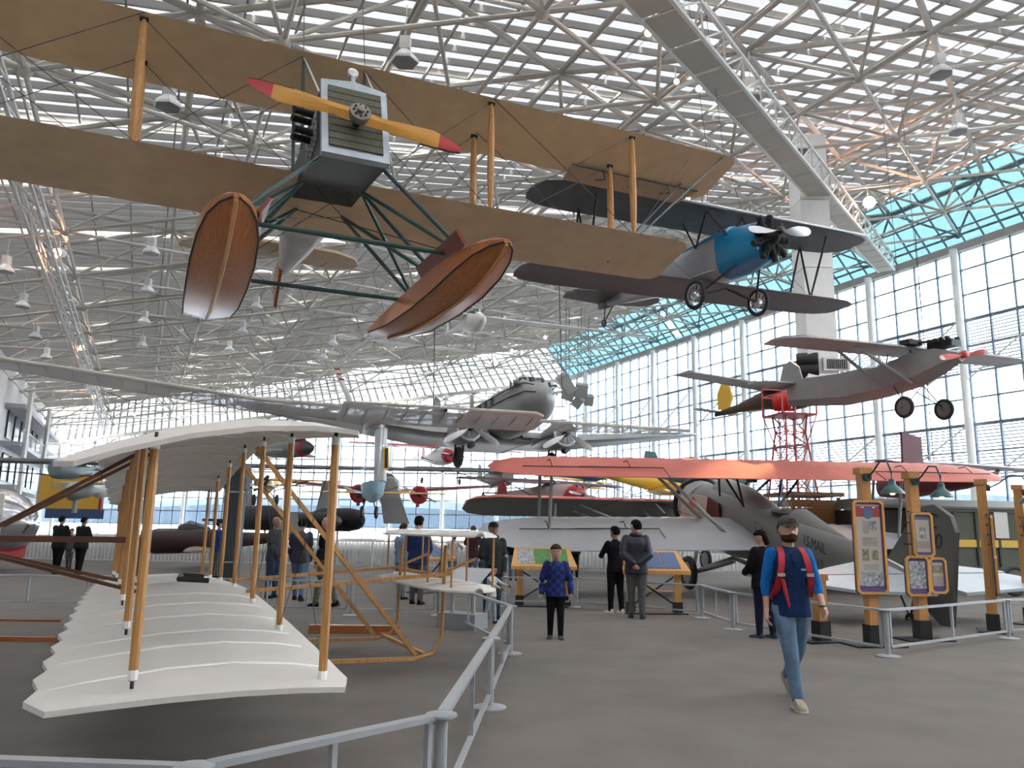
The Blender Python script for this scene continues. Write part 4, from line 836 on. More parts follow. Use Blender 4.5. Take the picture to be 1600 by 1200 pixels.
tag(bpy.data.objects['x'], 'tall swept grey tail fin rising just right of the black jet intake', 'tail fin'); bpy.data.objects['x'].name = 'tail_fin'
craft('silver_seaplane', 'silver twin-boom plane with tall dark fin seen above the lower grey wing', at(868, 838, 38), (-68, 0, 0), 7, 1.3, 4.6, wz=.2, m=GRYL, wm=GRY, hw=.5, hh=.45, pr=.8, tail=1.8, fin=GRY)
craft('dark_red_racer', 'dark maroon low plane with cream tail parked beyond the lower glider wing', at(290, 846, 29), (-70, 0, 0), 5, 1.3, 5, wz=-.3, m=mat('dark_maroon', (.04, .015, .015), .35), wm=mat('tan_wing', (.25, .2, .16)), hw=.4, hh=.45, pr=.7, fin=GRY)
for nm, lb, px, py, Y, m_ in (('red_white_model', 'small red and white hanging plane nearest the brown glider strut', 193, 766, 30, RED), ('grey_red_model', 'small grey hanging plane with red top left of the red-winged one', 122, 768, 30, GRY), ('red_model_plane', 'small hanging plane with long red wing over the yellow banner', 162, 766, 33, RED)):
    a = T(nm, lb, 'airplane', at(px, py, Y)); body([(-.8, 0, .1, .1), (-.3, 0, .32, .36), (.6, .05, .2, .25), (1.6, .1, .04, .06)]).obj('fuselage', WHT if m_ is RED else GRY, a, smooth=40)
    MB().wing([(-1.3 if 'long' in lb else -.7, 0, .3, .7), (1.3 if 'long' in lb else .7, 0, .3, .7)], .1).obj('wing', m_, a); MB().box((0, -.1, -.55), (.1, .2, .5)).obj('pylon', m_, a)
# polished airliner at the far left
al = T('silver_airliner_nose', 'big polished metal nose of an old airliner with red lower stripe at the left edge', 'airplane', at(-28, 822, 26), rot=rad((68, 0, 0)))
body([(-2.2, .1, .1, .1), (-2.0, .1, .5, .5), (-1.3, .1, 1.0, .95), (0, .1, 1.3, 1.25), (3, .1, 1.4, 1.35), (7, .1, 1.4, 1.35)], 22, 2).obj('fuselage', mat('polished_aluminium', (.65, .67, .7), .18, .95, var=.08, scale=1), al, smooth=40)
MB().loft([ring(y, -.75, w_, .3, 12, 3) for y, w_ in ((-1.4, .6), (0, 1.18), (7, 1.25))]).obj('red_stripe', RED, al)
struts(al, [((0, 1, -1), (0, 1, -1.65)), ((1, 4, -1), (1, 4, -1.65)), ((-1, 4, -1), (-1, 4, -1.65))], .1, GRY, 'stand')

mb_ = T('maroon_biplane', 'dark maroon plane showing its fin above the right end of the red wing', 'airplane', at(1450, 758, 27), rot=rad((200, 0, 0)))
body([(-2, 0, .3, .35), (-1, 0, .4, .45), (1.5, .1, .25, .3), (2.6, .2, .06, .1)]).obj('fuselage', mat('deep_maroon', (.1, .012, .02), .4), mb_, smooth=40)
MB().wing([(-4.6, 0, .62, 1.0), (0, 0, .62, 1.3), (2.4, 0, .62, 1.0)], .1).obj('wing', mat('deep_maroon', (.1, .012, .02)), mb_, smooth=50)
MB().slab([(0, 0), (0, 1.15), (.8, 1.3), (.85, 0)], .08, xf((1.6, 1.3, .25), (1, 0, 0), (0, 0, 1), (0, -1, 0))).obj('fin', mat('deep_maroon', (.1, .012, .02)), mb_)
struts(mb_, [((0, 0, .3), (0, 0, .62)), ((1.7, 1.3, .1), (.2, 1.5, .1)), ((-3, .3, .6), (-.3, .2, -.2))], .04, mat('deep_maroon', (.1, .012, .02)))
MB().tube((0, .3, .6), (0, .3, 9), .015, n=5).obj('hanging_cable', WIRE, mb_)
# ================================================================ THE GLIDER IN FRONT
gl = T('replica_glider', 'early replica glider with white muslin wings and yellow spruce struts resting on skids', 'airplane', (0, 0, 0))
GO = V((-1.07, 4.8, 0)); GS = V((-.4206, .9072, 0)); GC = V((-.9072, -.4206, 0))     # near front strut, span direction, rearward direction
def gp_(s, c, z): q = GO + GS * s + GC * c; q.z = z; return q
def zo(s, B): return B * (1 - min(1, abs((s - 4.85) / 4.85)) ** 1.5)
def gwing(zl, zdrop, nm, bow):
    mb = MB(); prof = [(-.06, 0), (0, .025), (.12, .055), (.35, .08), (.6, .07), (.85, .03), (1.0, 0)]; NS = 40; rings = []
    for k in range(NS + 1):
        s = -.13 + k * (9.7 + .26) / NS; u = (s - 4.85) / 4.98; edge = max(0, abs(u) - .94) / .06
        dz = zo(s, bow); rg = []
        ch = 1.46 - .08 * edge ** 2 + (.05 if k % 2 else 0) * (1 - edge); c0 = -.08 + .06 * edge ** 3; cm = 1 - .75 * edge ** 2
        for f, h in prof: rg.append(gp_(s, c0 + (ch - c0) * f, zl + dz + h * cm - zdrop * f ** 2))
        for f, h in prof[::-1]: rg.append(gp_(s, c0 + (ch - c0) * f, zl + dz + h * cm - zdrop * f ** 2 - .03))
        rings.append(rg)
    mb.loft(rings); return mb.obj(nm, MUS, gl, smooth=50), prof
w1, prof = gwing(.70, .02, 'lower_wing', .17); w2, _ = gwing(2.17, .26, 'upper_wing', .34)
for k, s in enumerate([.3, .95, 1.45, 2.2, 2.95, 3.7, 5.2, 6.0, 6.8, 7.6, 8.4, 9.2]):
    MB().path([gp_(s, -.05 + 1.46 * f, .703 + h - .02 * f * f + zo(s, .17)) for f, h in prof[1:]], .009, 4).obj('rib_seam', SEAM, w1)
    MB().path([gp_(s, -.05 + 1.5 * f, 2.17 + h - .26 * f * f - .034 + zo(s, .34)) for f, h in prof[1:]], .006, 4).obj('rib_seam', SEAM, w2)
for k in range(7):
    s = k * 1.615
    for c in (0, 1.0 + .055 * k):
        zt = 2.14 if c == 0 else 2.06; zb = .72 if c == 0 else .78; zt += zo(s, .34); zb += zo(s, .17)
        p, q = gp_(s, c, zb), gp_(s, c, zt)
        st_ = MB().path([p, p.lerp(q, .03), p.lerp(q, .2), p.lerp(q, .8), p.lerp(q, .97), q], [.021, .025, .027, .027, .025, .021], 8).obj('strut', WOOD, gl, smooth=True)
        for e_, g_ in ((p, 1), (q, -1)):
            MB().tube(e_ + V((0, 0, .005 * g_)), e_ + V((0, 0, .055 * g_)), .027, n=8).obj('cord_binding', SEAM, st_); MB().tube(e_ + V((0, 0, -.04 * g_)), e_ + V((0, 0, .01 * g_)), .011, n=6).obj('strut_hook', DKM, st_)
for k in range(6):
    s = k * 1.615
    for c in (0, 1.0): t_ = s + 1.615; wires(gl, [(gp_(s, c, .76 + zo(s, .17)), gp_(t_, c, 2.06 + zo(t_, .34))), (gp_(s, c, 2.06 + zo(s, .34)), gp_(t_, c, .76 + zo(t_, .17)))], .0025, name='bracing_wire')
# elevator outrigger in front (to the right)
for s in (4.0, 5.7):
    bx = lambda p, q, w=.045: MB().bar(p, q, w, w * .8).obj('outrigger_strut', WOOD, gl)
    bx(gp_(s, -.03, 2.42), gp_(s, -1.9, .2), .055); bx(gp_(s, -.03, .92), gp_(s, -2.3, 1.08)); bx(gp_(s, 1.0, .2), gp_(s, -1.9, .16), .05)
    bx(gp_(s, 0, .87), gp_(s, 0, .18), .04); bx(gp_(s, 1.0, .87), gp_(s, 1.0, .2), .04)
    MB().path([gp_(s, -1.9, .16), gp_(s, -2.1, .2), gp_(s, -2.2, .4), gp_(s, -2.22, 1.4)], .022, 6).obj('skid_end', WOOD, gl, smooth=True)
MB().bar(gp_(4.0, -2.0, .2), gp_(5.7, -2.0, .2), .05, .04).obj('cross_bar', WOOD, gl)
MB().bar(gp_(4.0, -2.2, 1.05), gp_(5.7, -2.2, 1.05), .04, .04).obj('cross_bar', WOOD, gl)
def canard(z, nm, n_):
    rings = []
    for k in range(13):
        s = 3.3 + k * 3.1 / 12; u = (s - 4.85) / 1.55; ch = .8 * math.sqrt(max(.02, 1 - abs(u) ** 4)); 
        rings.append([gp_(s, -2.75 + (1 - math.sqrt(max(.02, 1 - abs(u) ** 4))) * .4 + ch * f, z + h * .6 - dd) for f, h, dd in [(f, h, 0) for f, h in prof] + [(f, h, .02) for f, h in prof[::-1]]])
    o = MB().loft(rings).obj(nm, MUS, gl, smooth=50)
    for q in range(6): s = 3.7 + q * .46; MB().path([gp_(s, -2.68 + .7 * f, z + h * .6 + .006) for f, h in prof[1:]], .007, 4).obj('rib_seam', SEAM, o)
canard(1.52, 'upper_elevator', 0); canard(.93, 'lower_elevator', 0)
for s in (3.6, 4.4, 5.3, 6.1):
    for c in (-2.65, -2.15): MB().tube(gp_(s, c, .95), gp_(s, c, 1.54), .013, n=6).obj('elevator_post', WOOD, gl)
for s in (4.0, 5.7): MB().bar(gp_(s, -2.6, 1.25), gp_(s, -2.1, 1.05), .03).obj('elevator_arm', WOOD, gl)
# tail boom and rudder at the back (to the left)
for s in (4.2, 5.2):
    for z0 in (2.38, .92): MB().bar(gp_(s, 1.0, z0), gp_(4.7 + (s - 4.7) * .3, 2.3, 1.35 + (z0 - 1.4) * .2), .035).obj('tail_boom', mat('dark_stained_spruce', (.1, .035, .015), .5), gl)
MB().bar(gp_(4.7, 1.0, 1.42), gp_(4.7, 2.55, 1.42), .05, .06).obj('tail_boom', mat('dark_stained_spruce', (.1, .035, .015), .5), gl)
MB().slab([(0, -.45), (.35, -.4), (.4, 0), (.35, .4), (0, .45)], .03, xf(gp_(4.7, 2.3, 1.42), GC, (0, 0, 1), GS)).obj('rudder', MUS, gl)
MB().path([gp_(5.2, .3, 1.0), gp_(5.2, .55, 1.02), gp_(4.5, .6, 1.02), gp_(4.5, .3, 1.0)], .03, 6).obj('hip_cradle', mat('dark_leather', (.03, .02, .015), .6), gl)
pb = T('support_block', 'low brown wooden plank support under the front of the glider skids', 'block', fl(560, 990)); MB().bar((-.75, 0, .06), (.62, .05, .06), .12, .12).obj('plank', WOODD, pb); MB().box((.45, 0, .015), (.3, .16, .03)).obj('foot', WOODD, pb); MB().box((-.6, 0, .015), (.3, .16, .03)).obj('foot', WOODD, pb)
pb = T('wooden_runner', 'thin reddish wooden runner on the floor at the left edge behind the muslin wing', 'runner', fl(40, 972)); MB().bar((-1.4, -.02, .02), (.5, .1, .02), .05, .04).obj('plank', WOODD, pb)
pb = T('wooden_block', 'short reddish wooden block on the floor beside the muslin wing trailing edge', 'block', fl(70, 1003)); MB().bar((-1.0, 0, .03), (.25, .03, .03), .06, .06).obj('plank', WOODD, pb)
pl_ = T('dark_display_pillar', 'tall dark slate display pillar with a grey cap behind the glider struts', 'pillar', fl(357, 909)); 
MB().bar((0, 0, 0), (0, 0, 2.6), .5, .35, up=V((0, 1, 0))).obj('pillar_body', mat('dark_slate', (.03, .035, .045), .5), pl_); MB().box((.02, 0, 2.95), (.62, .45, .7)).obj('speaker_head', mat('dark_slate', (.03, .035, .045)), pl_); MB().box((.1, -.22, 2.52), (.7, .05, .05)).obj('grey_band', RAIL, pl_); MB().box((.0, -.2, .55), (.45, .03, .04)).obj('grey_band', RAIL, pl_)

# ================================================================ LOW GREY BARRIERS
def post(px, py, h=.62):
    o = T('stanchion', 'x', 'stanchion', fl(px, py), group='grey barrier stanchions')
    MB().lathe([(.155, 0), (.155, .012), (.05, .03)], n=24).obj('base_plate', RAIL, o, smooth=30); MB().tube((0, 0, .01), (0, 0, h - .03), .036, n=14).obj('pole', RAIL, o, smooth=30)
    MB().lathe([(.06, 0), (.085, .012), (.085, .024), (.03, .034)], (0, 0, h - .034), n=20).obj('cap', RAIL, o, smooth=30); return o
def panel(a, b, lab, h=.6, mid=1):
    a, b = V(a), V(b); d = (b - a).normalized(); a = a + d * .07; b = b - d * .07; L = (b - a).length
    o = T('crowd_barrier', lab, 'barrier', a, math.atan2(d.y, d.x), group='grey barrier panels')
    MB().bar((0, 0, h), (L, 0, h), .065, .03).obj('top_rail', RAIL, o); MB().bar((.02, 0, .12), (L - .02, 0, .12), .035, .03).obj('bottom_rail', RAIL, o)
    for x in [.02] + [L * (k + 1) / (mid + 1) for k in range(mid)] + [L - .02]: MB().bar((x, 0, .12), (x, 0, h), .03, .035).obj('upright', RAIL, o)
    for x in (-.05, L + .05): MB().tube((x - .03, 0, h - .03), (x + .03, 0, h - .03), .012, n=6).obj('hinge_pin', RAIL, o)
    return o
def cap2(px, py): return V((fl(px, py, .62).x, fl(px, py, .62).y, 0))
def postat(q, lab):
    o = post(800, 1000); o.location = q; o['label'] = lab; return o
A = {}
A['n'] = cap2(303, 1192); A['a'] = cap2(690, 1112); A['b'] = cap2(767, 995); A['c'] = cap2(798, 945); A['l'] = A['n'] + V((-1.9, .12, 0))
for k, lab in (('n', 'grey barrier post nearest the camera, at the bottom edge left of centre'), ('a', 'grey barrier post with round cap where the long near rail turns back'), ('b', 'grey barrier post in front of the lectern, second along the receding rail'), ('c', 'grey barrier post beside the toddler, far end of the receding rail')): postat(A[k], lab)
panel(A['n'], A['a'], 'grey barrier panel running along the bottom edge of the picture'); panel(A['a'], A['b'], 'grey barrier panel receding from the near corner post'); panel(A['b'], A['c'], 'grey barrier panel between the middle post and the toddler'); panel(A['l'], A['n'], 'grey barrier panel cut off by the bottom left edge')
ch_ = [(685, 962, 'grey barrier post left of the lectern'), (548, 962, 'grey barrier post below the white elevator of the glider'), (408, 958, 'grey barrier post seen between the glider front struts'), (140, 952, 'grey barrier post at the far left below the two visitors'), (-60, 950, 'grey barrier post just outside the left edge')]
pts_ = [fl(x, y) for x, y, _ in ch_]
for p, (_, _, l) in zip(pts_, ch_): postat(p, l)
panel(A['c'], pts_[0], 'grey barrier panel behind the lectern', mid=1)
for q, l in enumerate(('grey barrier panel under the elevator right of the film pod', 'grey barrier panel behind the outrigger struts of the glider', 'long grey barrier panel behind the rear glider struts', 'grey barrier panel at the far left edge')): panel(pts_[q], pts_[q + 1], l)
ch_ = [(788, 948, 'grey barrier post beside the wooden kiosk with the green panel'), (896, 949, 'grey barrier post right of the boy in blue plaid'), (1097, 966, 'grey barrier post right of the second wooden kiosk'), (1146, 984, 'grey barrier post left of the visitor in black behind the walking man'), (1388, 1026, 'grey barrier post in front of the tall poster'), (1577, 998, 'grey barrier post in front of the rightmost sign posts'), (1720, 985, 'grey barrier post outside the right edge')]
pts_ = [fl(x, y) for x, y, _ in ch_]
for p, (_, _, l) in zip(pts_, ch_): postat(p, l)
for q, l in enumerate(('grey barrier panel behind the boy in blue plaid', 'long grey barrier panel behind the two visitors in black', 'short grey barrier panel left of the visitor in black', 'long grey barrier panel passing behind the walking man', 'grey barrier panel in front of the rudder', 'grey barrier panel at the right edge')): panel(pts_[q], pts_[q + 1], l)

# white baluster fence further back
wf_ = T('baluster_fence', 'white baluster fence crossing the hall behind the visitors and aircraft', 'fence', (0, 0, 0))
F0, F1 = V((-24, 33.2, 0)), V((13.0, 31.6, 0)); n_b = 236
bs = MB().bar((0, 0, .08), (0, 0, 1.0), .022).obj('baluster', WHT, wf_); bs.location = F0
for k in range(1, n_b + 1): inst(bs, wf_, F0.lerp(F1, k / n_b))
for z in (.1, 1.02): MB().bar(F0 + ZA * z, F1 + ZA * z, .05, .045).obj('fence_rail', WHT, wf_)
for k in range(13): MB().bar(F0.lerp(F1, k / 12), F0.lerp(F1, k / 12) + ZA * 1.1, .07).obj('fence_post', WHT, wf_)

# ================================================================ SIGN POSTS AND KIOSKS
def noise_print(name, a, b, sc): return mat(name, a, .6, var=.5, scale=sc, c2=b, detail=8)
PH1 = noise_print('grey_photo_print', (.4, .43, .46), (.08, .1, .12), 22); PH2 = noise_print('sepia_photo_print', (.3, .27, .2), (.06, .06, .05), 26)
PAP = mat('poster_paper', (.45, .42, .38), .6, var=.1, scale=3); PURP = mat('poster_purple', (.1, .07, .2), .5); PRED = mat('poster_red', (.3, .05, .05), .5); PBLU = mat('poster_blue', (.08, .14, .28), .5); TXM = mat('print_ink', (.12, .11, .11), .7)
def oct_(w_, h_, c=.04): return [(-w_ + c, -h_), (w_ - c, -h_), (w_, -h_ + c), (w_, h_ - c), (w_ - c, h_), (-w_ + c, h_), (-w_, h_ - c), (-w_, -h_ + c)]
def framed(par, x, z, w_, h_, y=-.1, content=0):
    f = MB(); o1, o2 = oct_(w_, h_, .05), oct_(w_ - .035, h_ - .035, .035)
    for k in range(8):
        a, b, c, d = o1[k], o1[(k + 1) % 8], o2[(k + 1) % 8], o2[k]
        f.loft([[V((x + px, yy, z + pz)) for px, pz in (a, b, c, d)] for yy in (y - .03, y + .01)])
    fo = f.obj('picture_frame', WOODL, par)
    MB().loft([[V((x + px, yy, z + pz)) for px, pz in oct_(w_ + .006, h_ + .006, .05)] for yy in (y + .012, y + .03)]).obj('frame_backing', mat('frame_dark', (.05, .04, .06)), fo)
    def pan(cx, cz, sx, sz, m, nm, yy=0.): MB().box((x + cx, y - .002 - yy, z + cz), (sx, .006, sz)).obj(nm, m, fo)
    pan(0, 0, (w_ - .03) * 2, (h_ - .03) * 2, PURP, 'poster_border')
    if content == 1:
        W = w_ - .05; pan(-.01, .03, W * 2 - .01, h_ * 2 - .2, PAP, 'poster_sheet', .003); pan(-.01, h_ - .17, W * 2 - .01, .16, PRED, 'red_header', .006)
        MB().slab([(.075 * math.cos(t * PI / 8), .09 * math.sin(t * PI / 8)) for t in range(16)], .006, xf((x - .01, y - .012, z + h_ - .19), (1, 0, 0), (0, 0, 1), (0, -1, 0))).obj('round_emblem', PBLU, fo)
        for k, m_ in ((-.09, WHT), (.09, WHT)): pan(k, h_ - .11, .05, .02, m_, 'small_flag', .009)
        pan(.06, h_ - .38, .13, .15, PH1, 'photo', .006); pan(-.08, -.12, .1, .17, PH2, 'photo', .006); pan(.07, -.12, .1, .14, PH2, 'photo', .006); pan(0, -h_ + .22, W * 1.7, .2, PH1, 'photo', .006)
        for k in range(7): pan(-.06, h_ - .32 - k * .028, .09, .007, TXM, 'text_line', .006)
        for k in range(6): pan(0, h_ - .56 - k * .022, .24, .006, TXM, 'text_line', .006)
        for k in range(5): pan(.0, -.26 - k * .018, .24, .005, TXM, 'text_line', .006)
        stp = MB()
        for k in range(40): stp.box((x + w_ - .045, y - .01, z - h_ + .08 + k * (2 * h_ - .16) / 39), (.012, .005, .012))
        stp.obj('stitched_edge', PRED, fo, kind='stuff')
    elif content == 2:
        pan(0, .0, w_ * 2 - .12, h_ * 2 - .16, PAP, 'poster_sheet', .003); pan(0, .03, w_ * .6, h_ * .5, PH1, 'photo', .006); pan(0, h_ - .1, w_ * 1.5, .03, PBLU, 'blue_band', .006)
        for k in range(6): pan(0, -h_ * .3 - k * .02, w_ * 1.2, .005, TXM, 'text_line', .006)
    else:
        pan(0, .02, w_ * 2 - .12, h_ * 2 - .2, PH1 if content == 3 else PAP, 'photo', .003)
        if content != 3:
            pan(0, h_ * .35, w_ * 1.2, h_ * .4, PH2, 'photo', .006)
            for k in range(7): pan(0, -.02 - k * .02, w_ * 1.2, .005, TXM, 'text_line', .006)
    return fo
def sign_post(px, py, rz, label, frames, hooks=0, lamp=True, h=2.56):
    o = T('sign_post', label, 'sign', fl(px, py), R(rz), group='wooden sign posts with lamps')
    MB().box((0, 0, .012), (.78, .5, .024)).obj('floor_plate', BLK, o)
    MB().box((0, 0, .16), (.2, .2, .28)).obj('steel_shoe', BLK, o)
    MB().bar((0, 0, .1), (0, 0, h), .15, .15, up=V((0, 1, 0))).obj('post', WOOD, o); MB().box((0, 0, h + .0), (.2, .2, .1)).obj('post_cap', WOOD, o)
    for x, z, w_, h_, c in frames: framed(o, x, z, w_, h_, content=c)
    for k in range(hooks): MB().path([(-.07, -.02, 1.98 - k * .17), (-.22, -.04, 1.98 - k * .17), (-.23, -.04, 2.0 - k * .17)], .008, 5).obj('hook', BLK, o)
    if lamp:
        y0 = -.08; MB().tube((.0, y0, h - .1), (0, y0 - .06, h - .1), .06, n=14).obj('lamp_mount', TEAL, o, smooth=30)
        MB().path([(0, y0 - .05, h - .1), (0, y0 - .2, h - .02), (0, y0 - .38, h + .12), (0, y0 - .55, h + .1), (0, y0 - .63, h - .05), (0, y0 - .63, h - .2)], .014, 8).obj('gooseneck_arm', TEAL, o, smooth=True)
        MB().lathe([(.02, .1), (.045, .08), (.05, .02), (.06, .0), (.1, -.03), (.16, -.1), (.165, -.12), (.15, -.12)], (0, y0 - .63, h - .25), n=20).obj('lamp_shade', mat('teal_enamel', (.03, .1, .1), .35), o, smooth=30)
        MB().sphere((0, y0 - .63, h - .35), .04, 10, 6).obj('bulb', mat('warm_bulb', (1, .5, .2), emit=2.5), o)
    MB().path([(.2, -.1, .01), (.5, -.2, .02), (.8, -.1, .3)], .008, 5).obj('cable', BLK, o) if False else None
    return o
sign_post(1284, 1002, 20, 'short wooden post right behind the walking man with a tiny card on top', [], lamp=False, h=.95)
sign_post(1365, 1009, 8, 'wooden sign post with the single tall framed poster', [(-.02, 1.43, .25, .69, 1)])
sign_post(1442, 1000, 8, 'wooden sign post with one frame above a side-by-side pair', [(.06, 1.62, .18, .35, 2), (-.08, .98, .2, .31, 3), (.27, .99, .15, .28, 4)], hooks=4)
sign_post(1553, 987, 62, 'wooden sign post with narrow frames seen edge-on left of the right edge', [(.0, 1.6, .18, .38, 2), (-.1, .95, .18, .34, 3), (.28, .95, .18, .34, 4)], hooks=4)
sign_post(1612, 975, 40, 'wooden sign post cut off by the right edge', [(.0, 1.6, .18, .38, 2), (0, .95, .2, .34, 4)], hooks=3)
def kiosk(px, py, rz, label, w_, green):
    o = T('reading_kiosk', label, 'display', fl(px, py), R(rz), group='slanted wooden reading kiosks')
    MB().box((0, 0, .012), (w_ + .3, .55, .024)).obj('floor_plate', BLK, o)
    for s in (-1, 1):
        MB().bar((s * w_ / 2, 0, .03), (s * w_ / 2, 0, .8), .13, .13, up=V((0, 1, 0))).obj('leg', WOODL, o); MB().box((s * w_ / 2, 0, .12), (.17, .17, .2)).obj('steel_shoe', BLK, o)
    for s in (-1, 1): MB().bar((-s * w_ / 2, .02 * s, .12), (s * w_ / 2, .02 * s, .75), .03).obj('cross_brace', DKM, o)
    MB().sphere((0, 0, .43), .06, 8, 6, (1, .4, 1)).obj('brace_knot', WOODL, o)
    tb = MB().loft([[V((x, y, .78 + .38 * (y + .3) / .75 + dz)) for x, y in ((-w_ / 2 - .2, -.32), (w_ / 2 + .2, -.32), (w_ / 2 + .1, .42), (-w_ / 2 - .1, .42))] for dz in (0, .07)]).obj('desk_frame', WOODL, o)
    for k in range(3):
        x0 = -w_ / 2 - .05 + k * (w_ + .1) / 3
        m_ = (mat('green_map_print', (.06, .22, .05), .4, var=.4, scale=9) if green and k else (PH1 if k == 0 else PBLU))
        MB().loft([[V((x, y, .78 + .38 * (y + .3) / .75 + dz)) for x, y in ((x0, -.24), (x0 + (w_ + .1) / 3 - .02, -.24), (x0 + (w_ + .1) / 3 - .02, .34), (x0, .34))] for dz in (.07, .08)]).obj('printed_panel', m_, tb)
    return o
kiosk(848, 947, 2, 'wooden reading kiosk with a green panel behind the boy in blue plaid', 1.0, True)
kiosk(1022, 958, 2, 'wooden reading kiosk with grey-blue panels right of the man in the puffer jacket', .95, False)
kiosk(672, 925, 55, 'wooden reading desk edge beside the visitor in the blue hoodie', .9, False)
lc = T('metal_lectern', 'grey metal lectern with a slanted panel on two poles and a block base', 'lectern', fl(722, 981), R(-28))
MB().box((0, 0, .12), (.72, .42, .24)).obj('base', mat('lectern_grey', (.27, .29, .31), .5), lc)
for s in (-1, 1): MB().tube((s * .2, 0, .24), (s * .2, 0, .78), .035, n=12).obj('pole', RAIL, lc, smooth=30)
MB().box((0, 0, .82), (.8, .5, .035), Matrix.Rotation(R(28), 3, 'X')).obj('slanted_panel', mat('lectern_panel', (.4, .42, .44), .35, .2), lc)

# ================================================================ TOWER, HUT, TRUCK
tb_ = at(1243, 850, 27.5); tb_.z = 0
tw_ = T('beacon_tower', 'red lattice beacon tower with a lamp cage rising behind the mail biplane', 'tower', tb_, R(12))
def tz(px_y): return at(1243, px_y, 27.5).z
zt_ = tz(650); H = [(1.1, .35), (2.0, .62), (tz(720), .34), (zt_ - .55, .3), (zt_, .4)]
lev = [(.0, .95), (1.2, .78), (2.6, .62), (3.7, .5), (4.6, .42), (zt_ - .6, .36), (zt_, .42)]
RT = mat('tower_red', (.4, .03, .035), .4)
for i in range(len(lev) - 1):
    (z0, a0), (z1, a1) = lev[i], lev[i + 1]; cs = [(-1, -1), (1, -1), (1, 1), (-1, 1)]
    for k in range(4):
        c, d = cs[k], cs[(k + 1) % 4]
        MB().bar((c[0] * a0, c[1] * a0, z0), (c[0] * a1, c[1] * a1, z1), .05).obj('tower_leg', RT, tw_)
        MB().bar((c[0] * a0, c[1] * a0, z0), (d[0] * a1, d[1] * a1, z1), .025).obj('diagonal', RT, tw_); MB().bar((d[0] * a0, d[1] * a0, z0), (c[0] * a1, c[1] * a1, z1), .025).obj('diagonal', RT, tw_)
        MB().bar((c[0] * a1, c[1] * a1, z1), (d[0] * a1, d[1] * a1, z1), .035).obj('ring_bar', RT, tw_)
zc = tz(605)
for c in ((-1, -1), (1, -1), (1, 1), (-1, 1)):
    MB().bar((c[0] * .65, c[1] * .65, zt_), (c[0] * .65, c[1] * .65, zc), .05).obj('cage_post', RT, tw_)
    MB().bar((c[0] * .65, c[1] * .65, zt_), (c[0] * .34, c[1] * .34, zt_ - 1.2), .035).obj('cage_brace', RT, tw_)
for z in (zt_, zc, (zt_ + zc) / 2 + .2):
    for k in range(4):
        c, d = ((-1, -1), (1, -1), (1, 1), (-1, 1))[k], ((1, -1), (1, 1), (-1, 1), (-1, -1))[k]
        MB().bar((c[0] * .65, c[1] * .65, z), (d[0] * .65, d[1] * .65, z), .045).obj('cage_rail', RT, tw_)
MB().box((0, 0, zt_), (1.3, 1.3, .07)).obj('platform', RT, tw_)
bl_ = MB().lathe([(.3, -.4), (.36, -.1), (.36, .1), (.3, .2)], (-.15, 0, (zt_ + zc) / 2), (.8, -.6, .1), 18).obj('beacon_lamp', mat('beacon_red', (.55, .03, .02), .25), tw_, smooth=30)
hut = T('wooden_hut', 'small plank ticket hut with a gooseneck lamp at the foot of the red tower', 'hut', V((at(1258, 850, 24.5).x, 24.5, 0)), R(10))
HW = mat('hut_plank', (.36, .17, .06), .6, var=.25, scale=4, stretch=(1, 1, 5))
for k in range(11):
    z = .1 + k * .24
    for (c, sz) in (((0, -.7, z), (1.5, .04, .23)), ((.73, 0, z), (.04, 1.4, .23)), ((-.73, 0, z), (.04, 1.4, .23))): MB().box(c, sz).obj('plank', HW, hut)
MB().box((0, 0, 2.78), (1.75, 1.7, .12)).obj('roof', mat('hut_roof', (.2, .09, .04), .6), hut)
for x in (-.74, .74): MB().box((x, -.72, 1.35), (.09, .06, 2.7)).obj('corner_board', HW, hut)
MB().path([(.78, -.5, 2.5), (.95, -.55, 2.75), (1.15, -.55, 2.75), (1.2, -.55, 2.5)], .018, 6).obj('gooseneck_arm', BLK, hut, smooth=True)
MB().lathe([(.02, .12), (.05, .1), (.08, .0), (.17, -.06)], (1.2, -.55, 2.4), n=16).obj('lamp_shade', BLK, hut, smooth=30); MB().sphere((1.2, -.55, 2.36), .05, 8, 6).obj('bulb', mat('warm_bulb', (1, .5, .2), emit=2.5), hut)
tk = T('olive_mail_truck', 'old olive-green panelled truck body with a yellow stripe behind the rudder', 'truck', V((at(1560, 850, 21).x, 22.2, 0)), R(6))
MB().box((.3, .9, 1.55), (4.2, 1.8, 1.75)).obj('body', OLV, tk)
MB().loft([[V((x, y, z)) for y, z in ((-.1, 2.42), (.4, 2.62), (1.4, 2.62), (1.9, 2.42), (1.9, 2.36), (-.1, 2.36))] for x in (-3.0, 2.6)]).obj('roof', mat('truck_roof', (.14, .145, .13), .5), tk)
MB().box((-2.4, .9, 1.5), (1.2, 1.7, 1.6)).obj('cab_interior', mat('cab_dark', (.02, .018, .016), .8), tk)
for k in range(7): MB().box((-1.8 + k * .65, -.02, 1.6), (.05, .04, 1.6)).obj('rib_batten', mat('batten_dark', (.035, .038, .03), .5), tk)
MB().box((.3, -.03, 2.32), (4.2, .05, .06)).obj('moulding', mat('olive_light', (.12, .13, .11)), tk)
for k in range(6):
    MB().box((-1.47 + k * .65, -.03, 1.42), (.56, .03, .2)).obj('yellow_stripe_panel', mat('stripe_yellow', (.62, .42, .08), .5), tk)
text('U.S.', .17, mat('stripe_lettering', (.2, .02, .02)), tk, xf((-.82, -.055, 1.42), (1, 0, 0), (0, 0, 1), (0, -1, 0)))
MB().box((.9, -.03, 1.95), (.4, .03, .75)).obj('white_side_panel', WHT, tk)
MB().box((.2, .9, .62), (4.6, 1.6, .16)).obj('chassis', BLK, tk)
